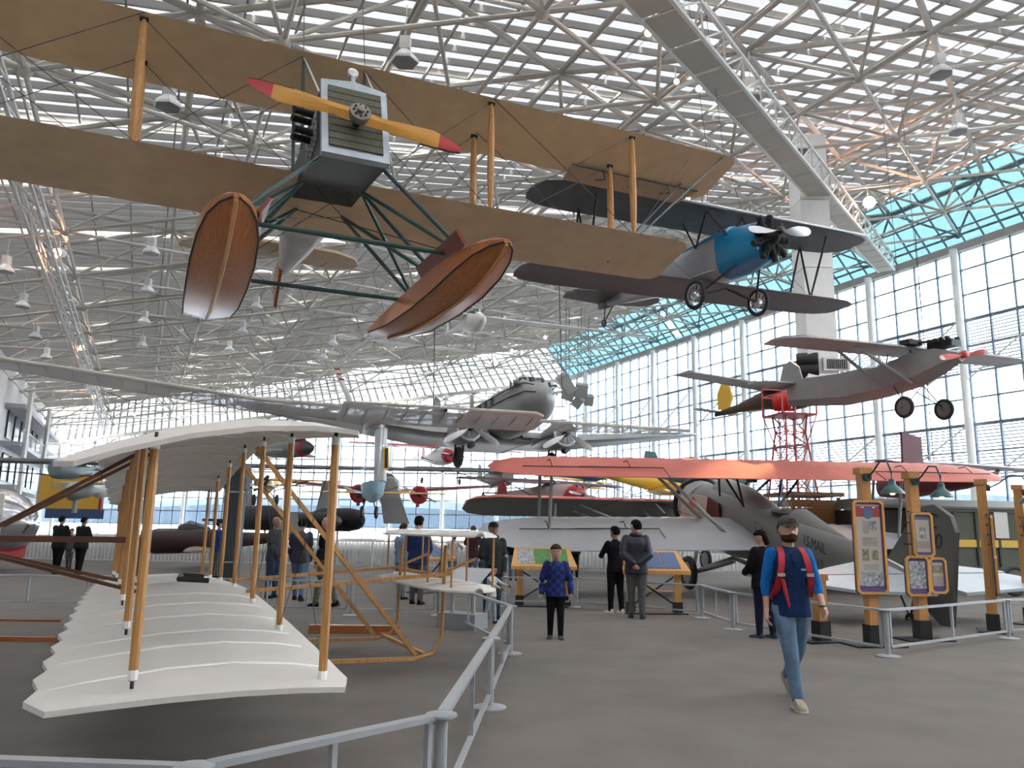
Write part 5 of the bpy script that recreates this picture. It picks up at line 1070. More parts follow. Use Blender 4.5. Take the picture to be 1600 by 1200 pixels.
for x in (-2.3, 1.2):
    for y in (.05, 1.75): wheel(tk, (x, y, .42), .42, .14, ax=(0, 1, 0), hubm=OLV)
MB().box((-2.95, .9, .75), (.4, 1.2, .5)).obj('bonnet', BLK, tk); MB().tube((1.9, -.1, .7), (2.2, -.1, .7), .1).obj('chrome_lamp', SIL, tk, smooth=30)

# hanging duct and grey cabinet speakers
du = T('hanging_air_duct', 'large square cream air duct hanging from the ceiling with dark drums below', 'air duct', at(1280, 612, 30))
ztop_ = 17.5; hz = ztop_ - at(1280, 612, 30).z
for k in range(7): MB().box((0, 0, .6 + (hz - .6) * (k + .5) / 7), (1.15, 1.15, (hz - .6) / 7 - .03)).obj('duct_section', POST, du)
MB().loft([[V((x * a, y * a, z)) for x, y in ((-1, -1), (1, -1), (1, 1), (-1, 1))] for z, a in ((-.1, .2), (.25, .75), (.6, .6))]).obj('diffuser', POST, du)
for x in (-.8,):
    for z in (.75, 1.15): MB().lathe([(.28, 0), (.3, .05), (.3, .75), (.28, .8)], (x - .1, -.2, z), (1, -.4, 0), 18).obj('round_drum', DKM, du, smooth=30)
gl_ = MB().box((.45, -.65, .95), (1.0, .1, .5)).obj('louvre_frame', WHT, du)
for k in range(10): MB().box((.1 + k * .08, -.72, .95), (.03, .05, .36)).obj('louvre_blade', DKM, gl_)
sc_ = [(884, 600, .9, -35, 'tilted left-hand grey speaker box, highest of the hanging cluster'), (889, 614, 1.0, 20, 'second grey speaker box of the hanging cluster, from the left'), (908, 610, 1.0, 8, 'square grey speaker box at the upper right of the hanging cluster'), (903, 628, .8, 35, 'grey speaker box tilted at the bottom of the hanging cluster'), (920, 625, .75, 5, 'small grey speaker box at the right end of the hanging cluster')]
for k, (x, y, s_, a_, lb) in enumerate(sc_):
    o = T('hanging_speaker', lb, 'speaker', at(x, y, 52 + k * .9), group='hanging speaker cluster'); m_ = Matrix.Rotation(R(a_), 3, 'Y') @ Matrix.Rotation(R(25), 3, 'X')
    MB().box((0, 0, 0), (s_ * .85, .8, s_ * (1.5 if k == 0 else .9)), m_).obj('cabinet', mat('speaker_grey', (.25, .25, .24), .6), o); MB().box(m_ @ V((0, -.42, 0)), (s_ * .75, .04, s_ * (1.35 if k == 0 else .8)), m_).obj('grille', mat('speaker_grille', (.33, .33, .31), .7), o)
    MB().tube((0, 0, .3), (0, 0, 6), .02, n=4).obj('hanging_cable', WIRE, o)

# yellow banner
bn = T('yellow_banner', 'big yellow banner with pale blue lettering hanging by the left gallery', 'banner', at(110, 768, 42), R(3))
MB().box((0, 0, 0), (3.2, .03, 1.8)).obj('sheet', mat('banner_yellow', (.75, .43, .05), .6, var=.05), bn); MB().box((.35, -.02, -1.15), (3.0, .03, .5)).obj('blue_strip', mat('banner_blue', (.05, .09, .2), .6), bn)
BT = mat('banner_lettering', (.4, .5, .5), .6)
text('Experience', .52, BT, bn, xf((.1, -.03, .32), (1, 0, 0), (0, 0, 1), (0, -1, 0))); text('Flight', .52, BT, bn, xf((.3, -.03, -.25), (1, 0, 0), (0, 0, 1), (0, -1, 0)))

# catwalk across the roof, beams, lamps
def beam_thing(nm, lab, A, B, wd, ht, n, m, deck=False):
    o = T(nm, lab, 'catwalk' if deck else 'truss', A); L = B - A; a, b, d = frame(L); Ln = L.length
    cs = [a * x * wd / 2 + b * y * ht / 2 for x, y in ((-1, -1), (1, -1), (1, 1), (-1, 1))]
    for c in cs: MB().bar(c, c + L, .09).obj('chord', m, o)
    for q in range(n):
        s0, s1 = L * (q / n), L * ((q + 1) / n)
        for w_ in range(4): MB().bar(s0 + cs[w_], s1 + cs[(w_ + 1) % 4], .045).obj('lattice_bar', m, o)
        if deck: MB().box((s0 + s1) / 2 - b * ht / 2, (wd, Ln / n - .12, .05), Matrix((a, d, b)).transposed()).obj('deck_plate', mat('catwalk_deck', (.42, .39, .34), .7), o)
        if deck: 
            for s in (-1, 1): MB().bar(s0 + a * s * wd / 2 - b * ht / 2, s0 + a * s * wd / 2 + b * (ht / 2 + .1), .04).obj('stanchion', m, o)
    return o
beam_thing('catwalk', 'white steel catwalk crossing under the roof towards the right glass wall', HP(5.6, 3.0, -1.0), HP(-24.4, 51, -1.0), .85, .9, 34, WHT, True)
beam_thing('lighting_truss', 'long white lamp truss running down the left part of the roof', HP(-10, 46.0, -.9), HP(68, 46.0, -.9), .5, .5, 34, WHT)
def onroof(x, y, dz):
    r = ray(x, y); lo_, hi_ = 2., 120.
    for _ in range(50):
        t = (lo_ + hi_) / 2; q = EYE + r * t; p = (O - q).dot(N)
        if q.z > zr(p) + dz: hi_ = t
        else: lo_ = t
    return EYE + r * lo_
hx = [(262, 168), (236, 397), (230, 457), (225, 505), (222, 542), (8, 425), (35, 480), (55, 528), (72, 560), (400, 482), (379, 520), (358, 548), (632, 98), (1050, 22), (1173, 155), (1250, 238), (1300, 300), (1470, 118), (1497, 207), (520, 538), (505, 560), (915, 340)]
wl_ = ['topmost left, between the wings of the overhead seaplane', 'left of the left float, upper of a receding row', 'left of the left float, second of a receding row', 'left of the left float, third of a receding row', 'left of the left float, lowest of a receding row', 'at the left picture edge, highest', 'at the left picture edge, second down', 'at the left picture edge, third down', 'at the left picture edge, lowest', 'right of the left float stern, highest', 'right of the left float stern, second down', 'right of the left float stern, lowest', 'above the wing right of the radiator, biggest of all', 'at the top edge on the catwalk', 'on the catwalk, second from the top', 'on the catwalk, third from the top', 'on the catwalk, fourth from the top', 'in the upper right corner, higher one', 'in the upper right corner, lower one', 'under the roof centre, higher one', 'under the roof centre, lower one', 'between the wing tips of the two biplanes']
for (x, y), lb in zip(hx, wl_):
    o = T('pendant_lamp', 'grey hexagonal pendant lamp, ' + lb, 'lamp', onroof(x, y, -.7), group='hexagonal pendant lamps')
    MB().lathe([(.36, 0), (.36, .07), (.14, .32), (.12, .34)], n=6).obj('reflector', POST, o); MB().lathe([(.01, -.01), (.33, -.005), (.33, .01)], n=6).obj('lens', mat('lamp_lens_off', (.16, .16, .16), .4), o)
    MB().box((0, 0, .5), (.26, .26, .34)).obj('ballast_box', WHT, o); MB().tube((0, 0, .6), (0, 0, 1.6), .012, n=5).obj('hanging_rod', WHT, o)
spt = [(90, 395, .17, 26), (128, 543, .15, 22), (147, 620, .15, 20), (1358, 316, .24, 60), (128, 648, .12, 12), (210, 648, .12, 12), (430, 607, .13, 12), (347, 640, .1, 9), (1092, 139, .09, 14), (1013, 52, .09, 14), (1057, 128, .07, 9), (800, 548, .1, 9), (773, 562, .1, 9), (1075, 310, .08, 9), (852, 527, .12, 11), (958, 430, .08, 9)]
wsp = ['on the left truss, nearest and brightest', 'on the left truss, second down', 'on the left truss, third down', 'dazzling one at the far end of the catwalk', 'low on the far left above the muslin wing', 'above the muslin wing, left of centre', 'above the film wing left of the propeller blade', 'below the film wing', 'on the catwalk near the top', 'at the top edge near the catwalk', 'tube-mounted near the catwalk', 'above the airliner, right one', 'above the airliner, left one', 'beside the blue-nosed biplane cabane', 'near the right tip of the sailplane', 'small one below the lower wing tip of the seaplane']
for (x, y, r_, em), lb in zip(spt, wsp):
    o = T('spot_lamp', 'glowing orange spot lamp, ' + lb, 'lamp', onroof(x, y, -.5), group='glowing orange spot lamps')
    MB().lathe([(r_ * 1.1, -.02), (r_ * 1.15, .05), (r_ * .8, r_ * 2), (.03, r_ * 2.6)], (0, 0, 0), (.2, 1, .25), 14).obj('housing', WHT, o, smooth=30)
    MB().sphere((0, -.02, 0), r_, 12, 8).obj('bulb', mat('orange_glow_%d' % int(em), (1, .42, .2), emit=em * .7), o, smooth=True); MB().tube((0, .1, 0), (0, .1, .6), .02, n=5).obj('bracket', WHT, o)

for nm, tgt, en_ in (('spot_lamp.008', at(1068, 852, 21.5), 4500), ('spot_lamp.003', at(1130, 722, 21.5), 1600)):
    o = bpy.data.objects[nm]; L = bpy.data.lights.new('spot_light', 'SPOT'); L.energy = en_; L.color = (1, .45, .2); L.spot_size = R(9); L.spot_blend = .8; L.shadow_soft_size = .1
    lo = bpy.data.objects.new('spot_light', L); COL.objects.link(lo); lo.parent = o; dv = (tgt - o.location).normalized(); lo.location = dv * .6 ; lo.rotation_euler = dv.to_track_quat('-Z', 'Y').to_euler()
# ================================================================ PEOPLE
SKN = mat('skin', (.5, .29, .21), .5, var=.06, scale=8); SKT = mat('tan_skin', (.3, .16, .1), .5, var=.06, scale=8)
HBR = mat('brown_hair', (.045, .024, .012), .85, spec=.15, var=.3, scale=40); HBK = mat('black_hair', (.006, .005, .005), .85, spec=.15, var=.2, scale=40); EYW = mat('eye_white', (.6, .58, .55), .3); LIP = mat('lips', (.3, .1, .08), .5)
def cloth(name, c, sc=14, v=.18): return mat(name, c, .85, var=v, scale=sc, bump=.35, spec=.15)
JEAN = cloth('washed_denim', (.12, .19, .29), 7, .35); JEAND = cloth('dark_denim', (.03, .05, .1)); BLKC = cloth('black_cloth', (.008, .008, .01)); GRYC = cloth('grey_trouser_cloth', (.09, .09, .09))
def remesh(mb, vox, sm=3):
    me = bpy.data.meshes.new('t'); me.from_pydata(mb.v, [], mb.f); o = bpy.data.objects.new('t', me); COL.objects.link(o)
    bm = bmesh.new(); bm.from_mesh(me); bmesh.ops.recalc_face_normals(bm, faces=bm.faces); bm.to_mesh(me); bm.free()
    m = o.modifiers.new('r', 'REMESH'); m.mode = 'VOXEL'; m.voxel_size = vox; s = o.modifiers.new('s', 'SMOOTH'); s.iterations = sm; s.factor = .6
    dg = bpy.context.evaluated_depsgraph_get(); dg.update(); e_ = o.evaluated_get(dg).to_mesh()
    r = MB(); r.v = [tuple(v.co) for v in e_.vertices]; r.f = [tuple(p.vertices) for p in e_.polygons]; r.mi = [0] * len(r.f)
    bpy.data.objects.remove(o); return r
def limb(mb, pts, rs, n=10):
    """tapering limb through joints, closed with rounded ends"""
    pts = [V(p) for p in pts]; P, Q = [], []
    for i, p in enumerate(pts):
        P.append(p); Q.append(rs[i])
        if i < len(pts) - 1: P.append(p.lerp(pts[i + 1], .35)); Q.append(rs[i] * .55 + rs[i + 1] * .45 + abs(rs[i] - rs[i + 1]) * .12); P.append(p.lerp(pts[i + 1], .75)); Q.append(rs[i] * .22 + rs[i + 1] * .78)
    mb.path(P, Q, n); mb.sphere(pts[0], rs[0] * 1.0, 10, 6); mb.sphere(pts[-1], rs[-1] * 1.0, 10, 6)
def ell(z, hx, hy, x=0., y=0., n=14, e=2.3):
    return [V((x + hx * math.copysign(abs(math.cos(t)) ** (2 / e), math.cos(t)), y + hy * math.copysign(abs(math.sin(t)) ** (2 / e), math.sin(t)), z)) for t in [2 * PI * (k + .5) / n for k in range(n)]]
def hand(mb, w, d, inw, h, s, curl=25):
    d = V(d).normalized(); a = V(inw); a = (a - d * a.dot(d)).normalized(); b = d.cross(a)      # a: palm normal, b: across
    L = .105 * h / 1.75 * 1.75
    k = h / 1.75
    def at_(u, v, z): return w + d * u * k + b * v * k + a * z * k
    mb.loft([[at_(u, x * hw, z * th) for x, z in ((-1, -1), (1, -1), (1, 1), (-1, 1))] for u, hw, th in ((-.02, .024, .02), (.02, .034, .016), (.06, .042, .014), (.09, .04, .012))])
    for i, (v, ln) in enumerate(((-.032, .068), (-.011, .08), (.011, .076), (.032, .06))):
        c = R(curl); p0 = at_(.085, v, 0); d1 = d * math.cos(c) + a * math.sin(c); d2_ = d * math.cos(2 * c) + a * math.sin(2 * c); d3 = d * math.cos(2.7 * c) + a * math.sin(2.7 * c)
        p1 = p0 + d1 * ln * .45 * k; p2 = p1 + d2_ * ln * .32 * k; mb.path([p0, p1, p2, p2 + d3 * ln * .25 * k], [.0095 * k, .009 * k, .0083 * k, .006 * k], 6)
    p0 = at_(.02, -.032 * 1.0, .005); dt = (d * .75 - b * .6 + a * .35).normalized(); mb.path([p0, p0 + dt * .04 * k, p0 + (dt * .9 + a * .3) * .07 * k], [.012 * k, .011 * k, .008 * k], 6)
def person(label, pos, rz, h, top, pants, shoes=None, sleeves=None, hair=HBR, skin=SKN, arms=None, legs=None, hd=0., nod=0., kid=1., bulk=1., cap=None, beard=None, fem=False, hood=False, pack=None, short=0., vox=.016, lean=0., group=None, face=True, sleeve=1., hairlen=0., vest=None):
    o = T('person', label, 'person', pos, R(rz)); shoes = shoes or BLKC; ls = legs or [(4, 4, 2), (-4, 4, 2)]; ar = arms or [(5, 8, 12, 4), (5, 8, 12, 4)]
    sh = .1 * (.9 if fem else 1) * h; HZ = .515 * h; SZ = .815 * h; la = R(lean); ln = V((0, -math.sin(la), math.cos(la)))
    hip = V((0, 0, HZ)); ch = hip + ln * (SZ - HZ); nk = ch + V((0, -.3 * math.sin(la), 1)) * .05 * h; hc = nk + V((0, -.012 * h - math.sin(la) * .06 * h, .082 * h * kid ** .6))
    body_ = MB(); pan = MB(); tp = MB(); slv = MB(); J = {}
    def tor(mb, g, z0, z1, open_=False):
        R_ = []
        for z, hx, hy in ((z0, .1, .074), (.55, .095, .066), (.62, .082, .06), (.7, .092, .066), (.77, .102, .066), (.81, .088, .055), (.84, .05, .042)):
            if z < z0 or z > z1: continue
            c = hip + ln * (z * h - HZ); gg = g + (kid - 1) * .006
            R_.append([c + V((p.x, p.y, 0)) for p in ell(0, hx * h * (.93 if fem and .58 < z < .66 else 1) + gg * h, hy * h + gg * h)])
        mb.loft(R_)
    for s in (1, -1):
        th, kn, sp_ = ls[0 if s > 0 else 1]; hp = V((s * .05 * h, 0, HZ - .01 * h)); t1, t2 = R(th), R(th - kn); o_ = math.sin(R(sp_)) * s
        kj = hp + V((o_ * .6, -math.sin(t1), -math.cos(t1))).normalized() * .235 * h; aj = kj + V((o_ * .3, -math.sin(t2), -math.cos(t2))).normalized() * .238 * h
        J['k', s], J['a', s] = kj, aj
        limb(body_, [hp, kj, aj], [.05 * h, .032 * h, .02 * h]); limb(pan, [hp + V((0, 0, .01 * h)), kj, aj + (kj - aj).normalized() * .0], [.064 * h * bulk ** .3, .043 * h, .032 * h])
        ft = R(th - kn) if th - kn < -12 else 0; fd = V((s * .12, -math.cos(ft * .9), math.sin(ft * 1.0) if ft else 0)).normalized(); up_ = V((0, -math.sin(-ft), math.cos(ft))) if ft else V((0, 0, 1))
        sm = MB(); sd = fd.cross(up_).normalized(); b0 = aj - up_ * .038 * h
        sm.loft([[b0 + fd * (u * h) + sd * (x * wd * h) + up_ * (z * hh * h - .0 * h) for x, z in ((-1, 0), (-1.0, .4), (-.7, .9), (0, 1), (.7, .9), (1.0, .4), (1, 0))] for u, wd, hh in ((-.038, .016, .045), (-.028, .024, .06), (.0, .027, .062), (.03, .028, .045), (.075, .032, .034), (.105, .026, .026), (.118, .012, .014))])
        so = sm.obj('shoe', shoes, o, smooth=40)
        MB().loft([[b0 + fd * (u * h) + sd * (x * wd * h) - up_ * (z * h) for x, z in ((-1, 0), (1, 0), (1, .009), (-1, .009))] for u, wd in ((-.04, .018), (-.028, .027), (.03, .03), (.075, .034), (.105, .028), (.12, .014))]).obj('sole', mat('pale_sole', (.5, .48, .45), .7) if shoes is not BLKC else BLK, so)
        f_, ou, eb, inw = ar[0 if s > 0 else 1][:4]; sj = ch + V((s * sh, 0, -.005 * h)); f1, f2 = R(f_), R(f_ + eb)
        ej = sj + V((s * math.sin(R(ou)), -math.sin(f1), -math.cos(f1))).normalized() * .172 * h
        fd_ = V((-s * math.sin(R(inw)), -math.sin(f2), -math.cos(f2))).normalized() if len(ar[0 if s > 0 else 1]) < 5 else V(ar[0 if s > 0 else 1][4]).normalized()
        wj = ej + fd_ * .145 * h
        limb(body_, [sj, ej, wj], [.03 * h, .023 * h, .0155 * h]); q_ = slv if sleeves else tp
        cut = ej.lerp(wj, sleeve) if sleeve < 1 else wj; g = (.013 * bulk if bulk > 1 else .006) * h
        limb(q_, [sj, ej, cut], [.034 * h + g, .026 * h + g, .02 * h + g * .8])
        hm_ = MB(); hand(hm_, wj, fd_, V((-s, -.2, 0)) if len(ar[0 if s > 0 else 1]) < 6 else V(ar[0 if s > 0 else 1][5]), h * (1 + (kid - 1) * .3), s); J['h', s] = (hm_, wj)
    tor(body_, 0, .515, .9); body_.sphere(hip, .075 * h, 12, 8, (1.2, .85, .8)); pan.sphere(hip + V((0, .005 * h, 0)), .085 * h, 12, 8, (1.12, .8, .75)); pan.loft([ell(z, .086 * h, .062 * h) for z in (HZ, HZ + .045 * h)])
    tor(tp, .011 * bulk ** 2, .5 - .03 * bulk, .9)
    limb(body_, [ch + V((0, 0, .0)), nk + V((0, 0, .035 * h))], [.036 * h, .031 * h])
    # head
    hh = .068 * h * kid; hb = MB(); ht = Matrix.Rotation(R(hd), 3, 'Z') @ Matrix.Rotation(R(nod), 3, 'X')
    def HX(x, y, z): return hc + ht @ V((x * hh, y * hh, z * hh))
    prof = [(-1.0, .28, -.5, .1), (-.88, .46, -.72, .3), (-.6, .62, -.82, .55), (-.3, .7, -.84, .75), (0, .74, -.84, .88), (.3, .76, -.82, .92), (.6, .7, -.72, .84), (.85, .48, -.48, .58), (1.0, .16, -.14, .2)]
    hb.loft([[HX(hx * math.cos(t), (f0_ + b0_) / 2 + (b0_ - f0_) / 2 * math.sin(t), z) for t in [2 * PI * (k + .5) / 16 for k in range(16)]] for z, hx, f0_, b0_ in prof])
    hb.loft([[HX(x * wd, y, z) for x, y in ((-1, -.78), (0, -.8 - dp), (1, -.78))] + [HX(0, -.6, z)] for z, wd, dp in ((.12, .07, .05), (-.05, .1, .15), (-.22, .16, .24), (-.28, .13, .1))])
    for s in (1, -1): hb.sphere(HX(s * .76, .08, -.05), .17 * hh, 8, 6, (.5, 1, 1.3))
    for q in range(len(hb.f)): pass
    b_all = MB(); b_all.v = body_.v + hb.v; b_all.f = body_.f + [tuple(i + len(body_.v) for i in f) for f in hb.f]; b_all.mi = [0] * len(b_all.f)
    bodym = remesh(b_all, vox * .8, 2)
    for s in (1, -1):
        hm_ = J['h', s][0]; n0 = len(bodym.v); bodym.v += hm_.v; bodym.f += [tuple(i + n0 for i in f) for f in hm_.f]; bodym.mi += [0] * len(hm_.f)
    bo = bodym.obj('body', skin, o, smooth=60)
    if face:
        for s in (1, -1):
            MB().sphere(HX(s * .3, -.77, .06), .085 * hh, 8, 6, (1.4, .8, .7)).obj('eye', EYW, bo, smooth=True); MB().sphere(HX(s * .3, -.835, .06), .045 * hh, 8, 6).obj('iris', HBK, bo)
            MB().path([HX(s * .14, -.86, .2), HX(s * .32, -.86, .25), HX(s * .5, -.76, .2)], .035 * hh, 5).obj('eyebrow', hair, bo)
        MB().path([HX(-.24, -.8, -.52), HX(0, -.87, -.5), HX(.24, -.8, -.52)], .04 * hh, 6).obj('mouth', LIP, bo)
    if beard:
        MB().loft([[HX(hx * math.cos(t) * 1.0, -.0 + fy * math.sin(t), z) for t in [PI + PI * k / 12 for k in range(13)]] + [HX(hx * .8 * math.cos(t), fy * .8 * math.sin(t), z) for t in [2 * PI - PI * k / 12 for k in range(13)]] for z, hx, fy in ((-1.06, .3, .62), (-.95, .56, .86), (-.75, .66, .93), (-.6, .7, .92), (-.42, .73, .87))]).obj('beard', beard, bo, smooth=50)
        MB().path([HX(-.3, -.82, -.48), HX(-.14, -.93, -.36), HX(.14, -.93, -.36), HX(.3, -.82, -.48)], .055 * hh, 6).obj('moustache', beard, bo)
    if hair:
        hr = MB(); hl = hairlen
        hr.loft([[HX(hx * math.cos(t), (f0_ + b0_) / 2 + (b0_ - f0_) / 2 * math.sin(t), z) for t in [2 * PI * (k + .5) / 16 for k in range(16)]] for z, hx, f0_, b0_ in ((-.45 - hl, .55, .2, .82 + hl * .1), (-.1 - hl * .5, .8, -.02, .98 + hl * .1), (.25, .84, -.2, 1.02), (.42, .84, -.72, 1.0), (.65, .78, -.84, .93), (.95, .58, -.64, .7), (1.14, .2, -.2, .26))])
        remesh(hr, vox * .55, 1).obj('hair', hair, bo, smooth=60)
    if cap:
        cm1 = cap; MB().loft([[HX(hx * math.cos(t), (f0_ + b0_) / 2 + (b0_ - f0_) / 2 * math.sin(t), z) for t in [2 * PI * (k + .5) / 18 for k in range(18)]] for z, hx, f0_, b0_ in ((.36, .86, -.92, 1.04), (.6, .85, -.92, 1.0), (.95, .72, -.76, .82), (1.2, .4, -.42, .46), (1.27, .08, -.08, .08))]).obj('cap', cm1, o, smooth=50)
        MB().loft([[HX(.66 * math.sin(t), -.78 - .62 * math.cos(t) * k_, .42 - .08 * math.cos(t) * k_ + dz) for t in [R(-80 + 160 * q / 12) for q in range(13)]] for k_, dz in ((0, .0), (1, 0), (1, .05), (0, .06))]).obj('cap_brim', cm1, o, smooth=50)
    if hood: MB().loft([[hc + V((x * hh, y * hh + .02 * h, z * hh)) for x, y in [(math.cos(t) * r_, math.sin(t) * r_ * .9) for t in [2 * PI * k / 14 for k in range(14)]]] for z, r_ in ((-1.55, .9), (-1.3, 1.05), (-1.0, .95), (-.85, .7))]).obj('hood', top, o, smooth=60)
    tpm = remesh(tp, vox, 3)
    if not sleeves: tob = tpm.obj('jacket' if bulk > 1.1 else 'top', top, o, smooth=70)
    else: tob = tpm.obj('top', top, o, smooth=70); remesh(slv, vox, 3).obj('sleeves', sleeves, tob, smooth=70)
    MB().lathe([(.05 * h, -.006 * h), (.048 * h, .004 * h), (.04 * h, .018 * h), (.034 * h, .024 * h)], nk - V((0, 0, .03 * h)), (0, -.25, 1), 16, cap=False).obj('collar', top, o, smooth=50)
    remesh(pan, vox, 2).obj('trousers', pants, o, smooth=70)
    J['hx'] = HX; J['ch'] = ch; J['hip'] = hip; J['ln'] = ln
    return o, J
# --- the man walking towards us
NAVY = cloth('navy_knit', (.012, .03, .09), 30, .25); ROYB = cloth('royal_blue_knit', (.01, .13, .42), 30, .2)
wk, J = person('man in grey cap, blue top and jeans walking towards the camera', fl(1243, 1100), 2, 1.73, NAVY, JEAN, mat('beige_suede', (.36, .31, .25), .8), sleeves=ROYB, arms=[(14, 12, 22, 2), (-6, 12, 14, -3)], legs=[(-16, 30, 1), (17, 4, -4)], cap=cloth('charcoal_cap', (.06, .07, .075)), beard=HBR, hd=-2, vox=.011, sleeve=.38)
h = 1.73; RDS = mat('red_strap_webbing', (.42, .015, .03), .6, var=.1)
for s in (1, -1):
    c = J['ch']
    MB().loft([[V((s * (x + dx), y, z)) for dx in (-.03, .03)] + [V((s * (x + dx), y - .02, z)) for dx in (.03, -.03)] for x, y, z in ((.1, .08, c.z + .03), (.105, -.02, c.z + .062), (.115, -.1, c.z + .0), (.13, -.135, c.z - .1), (.15, -.13, c.z - .22), (.17, -.09, c.z - .34), (.18, .0, c.z - .42))]).obj('rucksack_strap', RDS, wk, smooth=50)
    MB().box((s * .14, -.155, c.z - .2), (.07, .02, .03)).obj('strap_buckle', mat('pale_grey_plastic', (.4, .4, .4)), wk)
MB().path([(-.13, -.16, c.z - .24), (-.115, -.17, c.z - .34), (-.08, -.165, c.z - .5)], [.018, .02, .01], 8).obj('hanging_strap_end', RDS, wk)
MB().loft([ell(z, a, b, 0, .2) for z, a, b in ((c.z - .46, .12, .07), (c.z - .4, .17, .11), (c.z - .1, .18, .12), (c.z + .04, .13, .08))]).obj('rucksack', RDS, wk, smooth=60)
MB().box(J['hx'](0, -.95, .72), (.075, .012, .045)).obj('cap_patch', mat('cap_patch', (.1, .04, .03)), wk); MB().path([(-.05, -.155, c.z - .0), (0, -.15, c.z - .13)], .006, 5).obj('zip_placket', BLKC, wk)
MB().box((.085, -.142, c.z - .15), (.05, .008, .02)).obj('chest_emblem', mat('pale_blue_print', (.15, .45, .7)), wk)
w_ = J['h', 1][1]; MB().torus(w_ - V((0, 0, -.01)), (0, .2, 1), .032, .009, 14, 6).obj('wristband', mat('olive_band', (.06, .08, .04)), wk)
# --- the boy in front
PL = mat('blue_plaid_fleece', (.01, .035, .4), .85, bump=.3, scale=25)
t_ = PL.node_tree; b_ = t_.nodes['Principled BSDF']; ck = t_.nodes.new('ShaderNodeTexChecker'); ck.inputs['Scale'].default_value = 16; ck.inputs[1].default_value = (.01, .03, .2, 1); ck.inputs[2].default_value = (.005, .01, .07, 1)
tcn = t_.nodes.new('ShaderNodeTexCoord'); t_.links.new(tcn.outputs['Object'], ck.inputs[0]); t_.links.new(ck.outputs[0], b_.inputs['Base Color'])
person('boy in royal blue plaid pullover and black trousers standing alone facing the camera', fl(868, 998), -3, 1.33, PL, BLKC, mat('dark_trainer', (.03, .03, .03), .7), arms=[(2, 22, 8, -4), (2, 20, 8, -2)], legs=[(3, 3, 2), (-3, 3, 3)], kid=1.17, bulk=1.3, hd=4, nod=6, vox=.011)
# --- others
CHR = cloth('charcoal_hoodie', (.035, .04, .042)); PUF = mat('navy_puffer', (.012, .012, .03), .5, var=.2, scale=4)
person('man in charcoal hoodie and dark baseball cap with arms down beside the toddler', fl(768, 966), 8, 1.68, CHR, JEAND, hair=HBK, skin=SKT, cap=cloth('black_cap', (.015, .015, .02)), arms=[(4, 8, 14, 2), (4, 10, 12, 2)], hd=0, hood=True, bulk=1.2)
person('toddler in white shirt and pale jeans leaning towards the lectern', fl(767, 974), 60, .93, cloth('white_shirt', (.55, .55, .53)), cloth('pale_denim', (.3, .36, .4)), hair=HBK, skin=SKT, kid=1.45, arms=[(55, 10, 20, 0), (50, 10, 20, 0)], legs=[(8, 4, 3), (-12, 8, 3)], nod=10, vox=.012)
person('teenager in black sweatshirt and black trousers with white trainers beside the puffer jacket', fl(962, 958), -158, 1.66, BLKC, BLKC, mat('white_trainer', (.55, .55, .55), .6), hair=HBK, skin=SKT, arms=[(25, 22, 60, 40), (8, 14, 50, 30)], hd=12)
pj, J = person('man in navy puffer jacket and grey trousers holding hands behind his back', fl(995, 966), 172, 1.78, PUF, GRYC, mat('black_trainer', (.015, .015, .015), .6), hair=HBK, skin=SKN, bulk=1.6, arms=[(-22, 14, 0, 0, (-.75, .3, -.6), (0, -1, 0)), (-22, 14, 0, 0, (.75, .3, -.6), (0, -1, 0))], hd=38, hood=True)
for k in range(6): MB().lathe([(1, -.012), (1.03, 0), (1, .012)], (0, 0, 0), n=20, cap=False).obj('quilt_seam', PUF, pj).matrix_basis = Matrix.Translation((0, 0, .95 + k * .085)) @ Matrix.Diagonal((.2, .155, 1, 1))
person('long-haired visitor in black coat with tan bag, half hidden behind the walking man', fl(1196, 997), -150, 1.62, BLKC, cloth('navy_trousers', (.012, .014, .04)), mat('navy_trainer', (.02, .03, .06), .6), hair=HBK, skin=SKN, fem=True, bulk=1.5, arms=[(20, 10, 50, 30), (20, 10, 50, 30)], hd=40, nod=20, hairlen=.8)
DKJ = cloth('dark_green_black_parka', (.016, .018, .016))
person('visitor in dark parka, left one of the pair at the far left', fl(87, 897), 175, 1.74, DKJ, BLKC, hair=HBK, bulk=1.6, arms=[(20, 8, 60, 20), (20, 8, 60, 20)], vox=.022, legs=[(6, 3, 2), (-6, 3, 2)])
person('visitor in dark parka and maroon shoes, right one of the far-left pair', fl(122, 898), 165, 1.72, DKJ, BLKC, mat('maroon_shoe', (.08, .015, .015)), hair=HBK, bulk=1.6, arms=[(20, 8, 60, 20), (20, 8, 60, 20)], vox=.022)
person('small visitor in grey standing between the two dark parkas at the far left', fl(106, 889), 0, 1.35, GRYC, GRYC, hair=HBR, vox=.024)
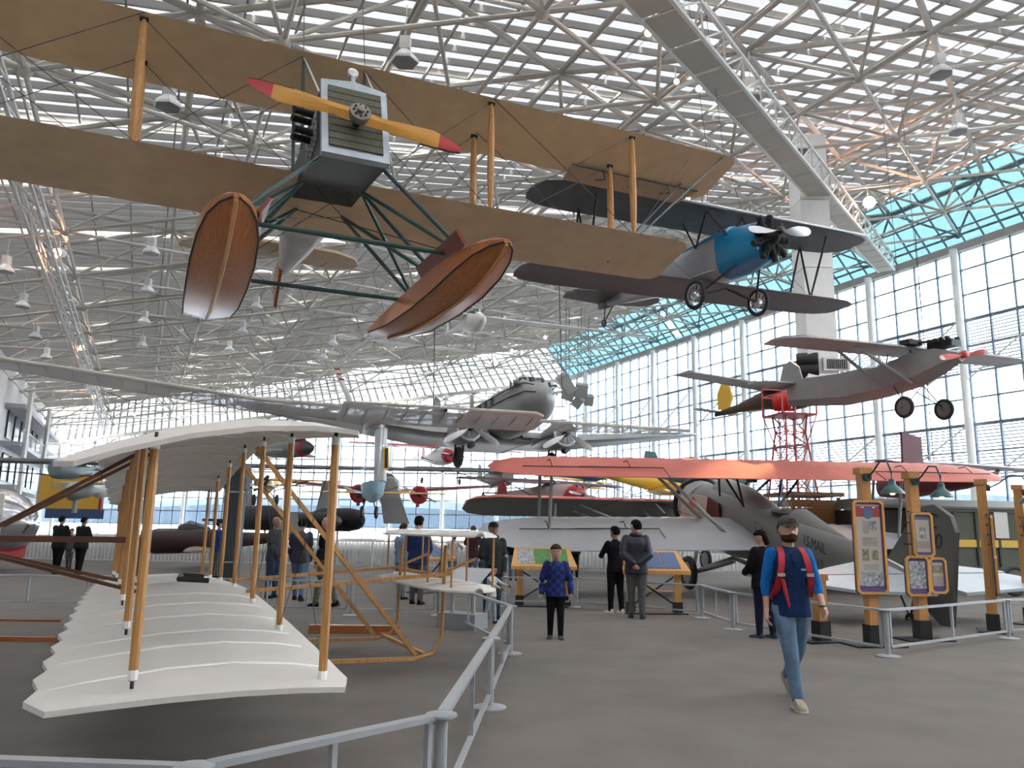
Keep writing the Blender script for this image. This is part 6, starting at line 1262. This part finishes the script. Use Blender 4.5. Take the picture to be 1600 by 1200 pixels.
person('bald man in grey jacket seen in profile behind the third glider strut', fl(423, 934), 80, 1.76, cloth('slate_jacket', (.05, .055, .06)), JEAND, hair=None, skin=SKT, bulk=1.3, arms=[(15, 8, 45, 10), (8, 8, 30, 10)], vox=.018)
person('dark-haired man in black quilted vest and light jeans behind the glider struts', fl(465, 938), 185, 1.72, PUF, JEAN, hair=HBK, bulk=1.3, legs=[(14, 6, 2), (-12, 8, 2)], vox=.018)
person('bald man in black jacket and camouflage trousers turned right behind the glider struts', fl(505, 948), -100, 1.76, BLKC, mat('camouflage_cloth', (.1, .1, .07), .9, var=.5, scale=14), hair=None, bulk=1.2, legs=[(12, 6, 2), (-12, 6, 2)], vox=.018)
person('visitor in blue hooded jacket and dark cap standing behind the white elevators', fl(650, 944), 170, 1.8, cloth('indigo_jacket', (.02, .035, .11)), GRYC, hair=HBK, cap=BLKC, bulk=1.5, arms=[(15, 10, 40, 25), (15, 10, 40, 25)], vox=.016)
person('visitor in light blue shirt partly hidden by the blue hooded jacket', fl(626, 936), 150, 1.66, cloth('light_blue_shirt', (.2, .28, .38)), JEAN, hair=HBR, vox=.018)
person('visitor in maroon hoodie leaning on the rail left of the charcoal hoodie man', fl(737, 912), 178, 1.66, cloth('maroon_hoodie', (.05, .02, .025)), JEAN, hair=mat('auburn_hair', (.07, .02, .015), .6), bulk=1.35, lean=12, arms=[(50, 15, 40, 20), (50, 15, 40, 20)], vox=.018)
person('child in pale pink top leaning on the rail left of the maroon hoodie', fl(706, 908), 170, 1.4, cloth('pale_pink_top', (.5, .42, .42)), JEAN, hair=HBK, kid=1.15, lean=14, arms=[(55, 25, 30, 20), (55, 25, 30, 20)], vox=.018)
person('visitor in blue jeans standing behind the silver lower wing near the green kiosk', fl(802, 907), 182, 1.68, BLKC, JEAN, hair=HBK, vox=.02)
person('visitor in black behind the lower wing to the right of the boy', fl(897, 903), 175, 1.64, BLKC, BLKC, hair=HBK, vox=.02)
person('visitor in bright blue jacket half hidden by the dark display pillar', fl(336, 903), 120, 1.68, cloth('cobalt_jacket', (.01, .06, .22)), GRYC, hair=HBK, bulk=1.3, vox=.022)
